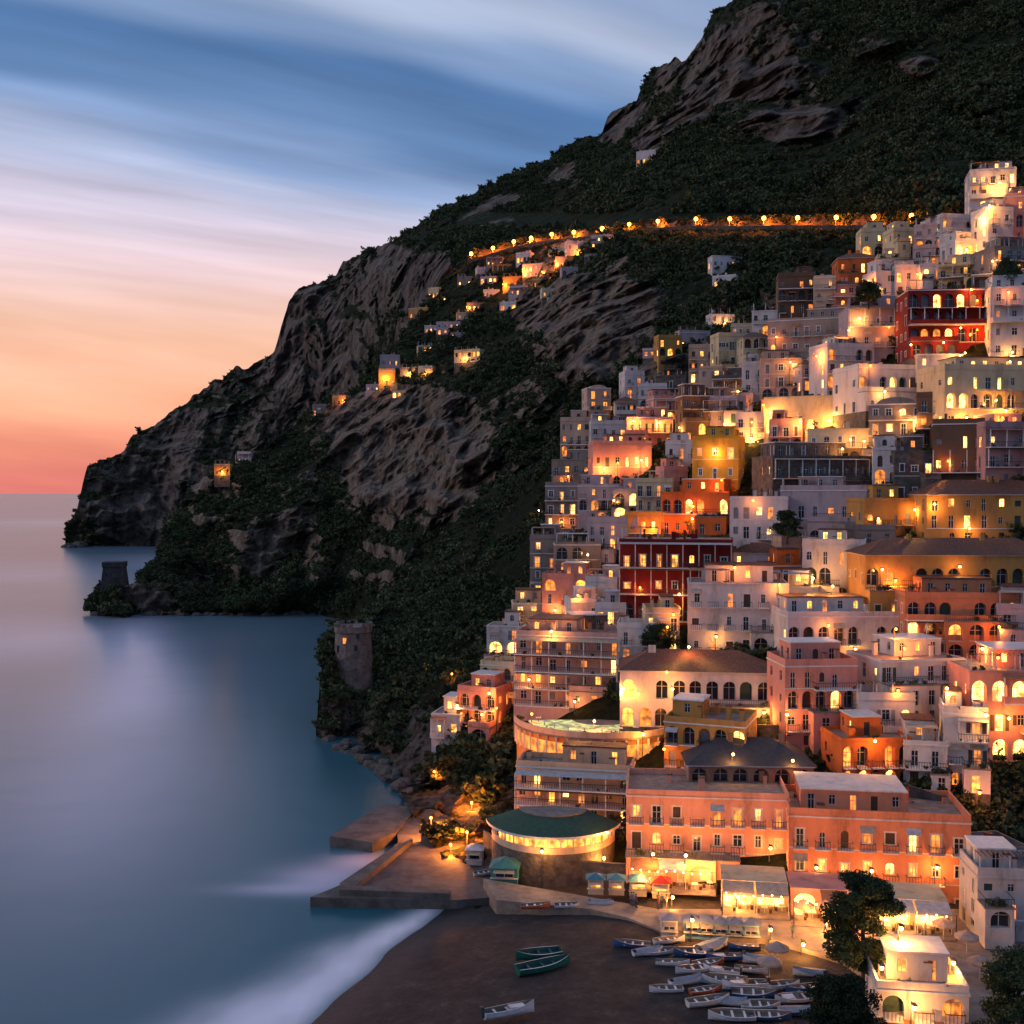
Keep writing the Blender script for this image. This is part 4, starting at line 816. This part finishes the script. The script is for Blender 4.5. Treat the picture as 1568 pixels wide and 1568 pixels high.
# ---------------------------------------------------------------- sky
w=bpy.data.worlds.new('World');S.world=w;w.use_nodes=True;nt=w.node_tree;L=nt.links;bg=nt.nodes['Background']
tc=N(nt,'ShaderNodeTexCoord');sp=N(nt,'ShaderNodeSeparateXYZ');L.new(tc.outputs['Generated'],sp.inputs[0])
def MT(op,a,b=None,c=None):
    n=N(nt,'ShaderNodeMath',operation=op)
    for i,v in enumerate((a,b,c)):
        if v is None:continue
        if isinstance(v,(int,float)):n.inputs[i].default_value=v
        else:L.new(v,n.inputs[i])
    return n.outputs[0]
x,y,z=sp.outputs;zc=MT('MAXIMUM',z,.012)
v=MT('DIVIDE',MT('SUBTRACT',MT('MULTIPLY',x,.61),MT('MULTIPLY',y,.79)),zc)
al=MT('DIVIDE',MT('ADD',MT('MULTIPLY',x,.79),MT('MULTIPLY',y,.61)),zc)
cb=N(nt,'ShaderNodeCombineXYZ');L.new(MT('MULTIPLY',v,1.1),cb.inputs[0]);L.new(MT('MULTIPLY',al,.45),cb.inputs[1])
n1=N(nt,'ShaderNodeTexNoise',Scale=1.0,Detail=3,Roughness=.45);L.new(cb.outputs[0],n1.inputs['Vector'])
cb2=N(nt,'ShaderNodeCombineXYZ');L.new(MT('MULTIPLY',v,3.2),cb2.inputs[0]);L.new(MT('MULTIPLY',al,.7),cb2.inputs[1])
n2=N(nt,'ShaderNodeTexNoise',Scale=1.0,Detail=4,Roughness=.5);L.new(cb2.outputs[0],n2.inputs['Vector'])
cb3=N(nt,'ShaderNodeCombineXYZ');L.new(MT('MULTIPLY',x,2.2),cb3.inputs[0]);L.new(MT('MULTIPLY_ADD',z,16.0,MT('MULTIPLY',x,2.0)),cb3.inputs[1])
n3=N(nt,'ShaderNodeTexNoise',Scale=1.0,Detail=4,Roughness=.5);L.new(cb3.outputs[0],n3.inputs['Vector'])
vw=MT('ADD',v,MT('MULTIPLY',MT('SUBTRACT',n1.outputs[0],.5),1.2))
f=MT('DIVIDE',MT('ADD',vw,6.0),6.0)
hi=ramp(nt,[(0,lin(240,212,214)),(.2,lin(230,212,224)),(.36,lin(210,204,226)),(.44,lin(178,188,218)),(.50,lin(134,160,202)),(.55,lin(96,130,176)),(.605,lin(84,120,168)),(.65,lin(128,154,194)),(.69,lin(176,190,218)),(.73,lin(150,170,206)),(.83,lin(112,136,178))],f)
hi.color_ramp.interpolation='EASE'
lo=ramp(nt,[(0,lin(228,126,118)),(.12,lin(243,148,124)),(.32,lin(252,178,142)),(.52,lin(253,200,172)),(.75,lin(244,208,204)),(1,lin(225,208,220))],MT('MULTIPLY',MT('ADD',z,MT('MULTIPLY',MT('SUBTRACT',n3.outputs[0],.5),.09)),4.0))
az=MT('ADD',MT('MULTIPLY',x,-.5),MT('MULTIPLY',y,.866))
ra=N(nt,'ShaderNodeMapRange',interpolation_type='SMOOTHSTEP');ra.inputs[1].default_value=-.1;ra.inputs[2].default_value=.75;L.new(az,ra.inputs[0])
lm=N(nt,'ShaderNodeMix',data_type='RGBA');L.new(ra.outputs[0],lm.inputs[0]);lm.inputs[6].default_value=lin(138,142,172);L.new(lo.outputs[0],lm.inputs[7])
rz=N(nt,'ShaderNodeMapRange',interpolation_type='SMOOTHSTEP');rz.inputs[1].default_value=.12;rz.inputs[2].default_value=.28;L.new(z,rz.inputs[0])
fm=N(nt,'ShaderNodeMix',data_type='RGBA');L.new(rz.outputs[0],fm.inputs[0]);L.new(lm.outputs[2],fm.inputs[6]);L.new(hi.outputs[0],fm.inputs[7])
mm=N(nt,'ShaderNodeMix',data_type='FLOAT');L.new(rz.outputs[0],mm.inputs[0]);L.new(n3.outputs[0],mm.inputs[2]);L.new(n2.outputs[0],mm.inputs[3])
sm2=N(nt,'ShaderNodeMapRange');sm2.inputs[1].default_value=.3;sm2.inputs[2].default_value=.7;sm2.inputs[3].default_value=.86;sm2.inputs[4].default_value=1.22;L.new(mm.outputs[0],sm2.inputs[0])
vm=N(nt,'ShaderNodeVectorMath',operation='SCALE');L.new(fm.outputs[2],vm.inputs[0]);L.new(sm2.outputs[0],vm.inputs['Scale'])
L.new(vm.outputs[0],bg.inputs[0]);bg.inputs[1].default_value=1.0
s=bpy.data.lights.new('afterglow_fill','SUN');s.energy=.6;s.angle=math.radians(20);s.color=(1,.78,.68);so=bpy.data.objects.new('afterglow_fill',s);COL.objects.link(so)  # added soft fill standing for the afterglow; the sun itself has set
so.rotation_euler=Vector((.86,.12,-.36)).to_track_quat('-Z','Y').to_euler()
cam=bpy.data.cameras.new('camera');cam.sensor_width=36;cam.lens=36*F/1568;cam.clip_end=200000;cam.clip_start=.5
co=bpy.data.objects.new('camera',cam);COL.objects.link(co);co.location=CAM;co.rotation_euler=(math.pi/2-PT,0,0);S.camera=co
S.view_settings.view_transform='Standard';S.view_settings.look='None';S.view_settings.exposure=0
print('done',time.time()-T0)
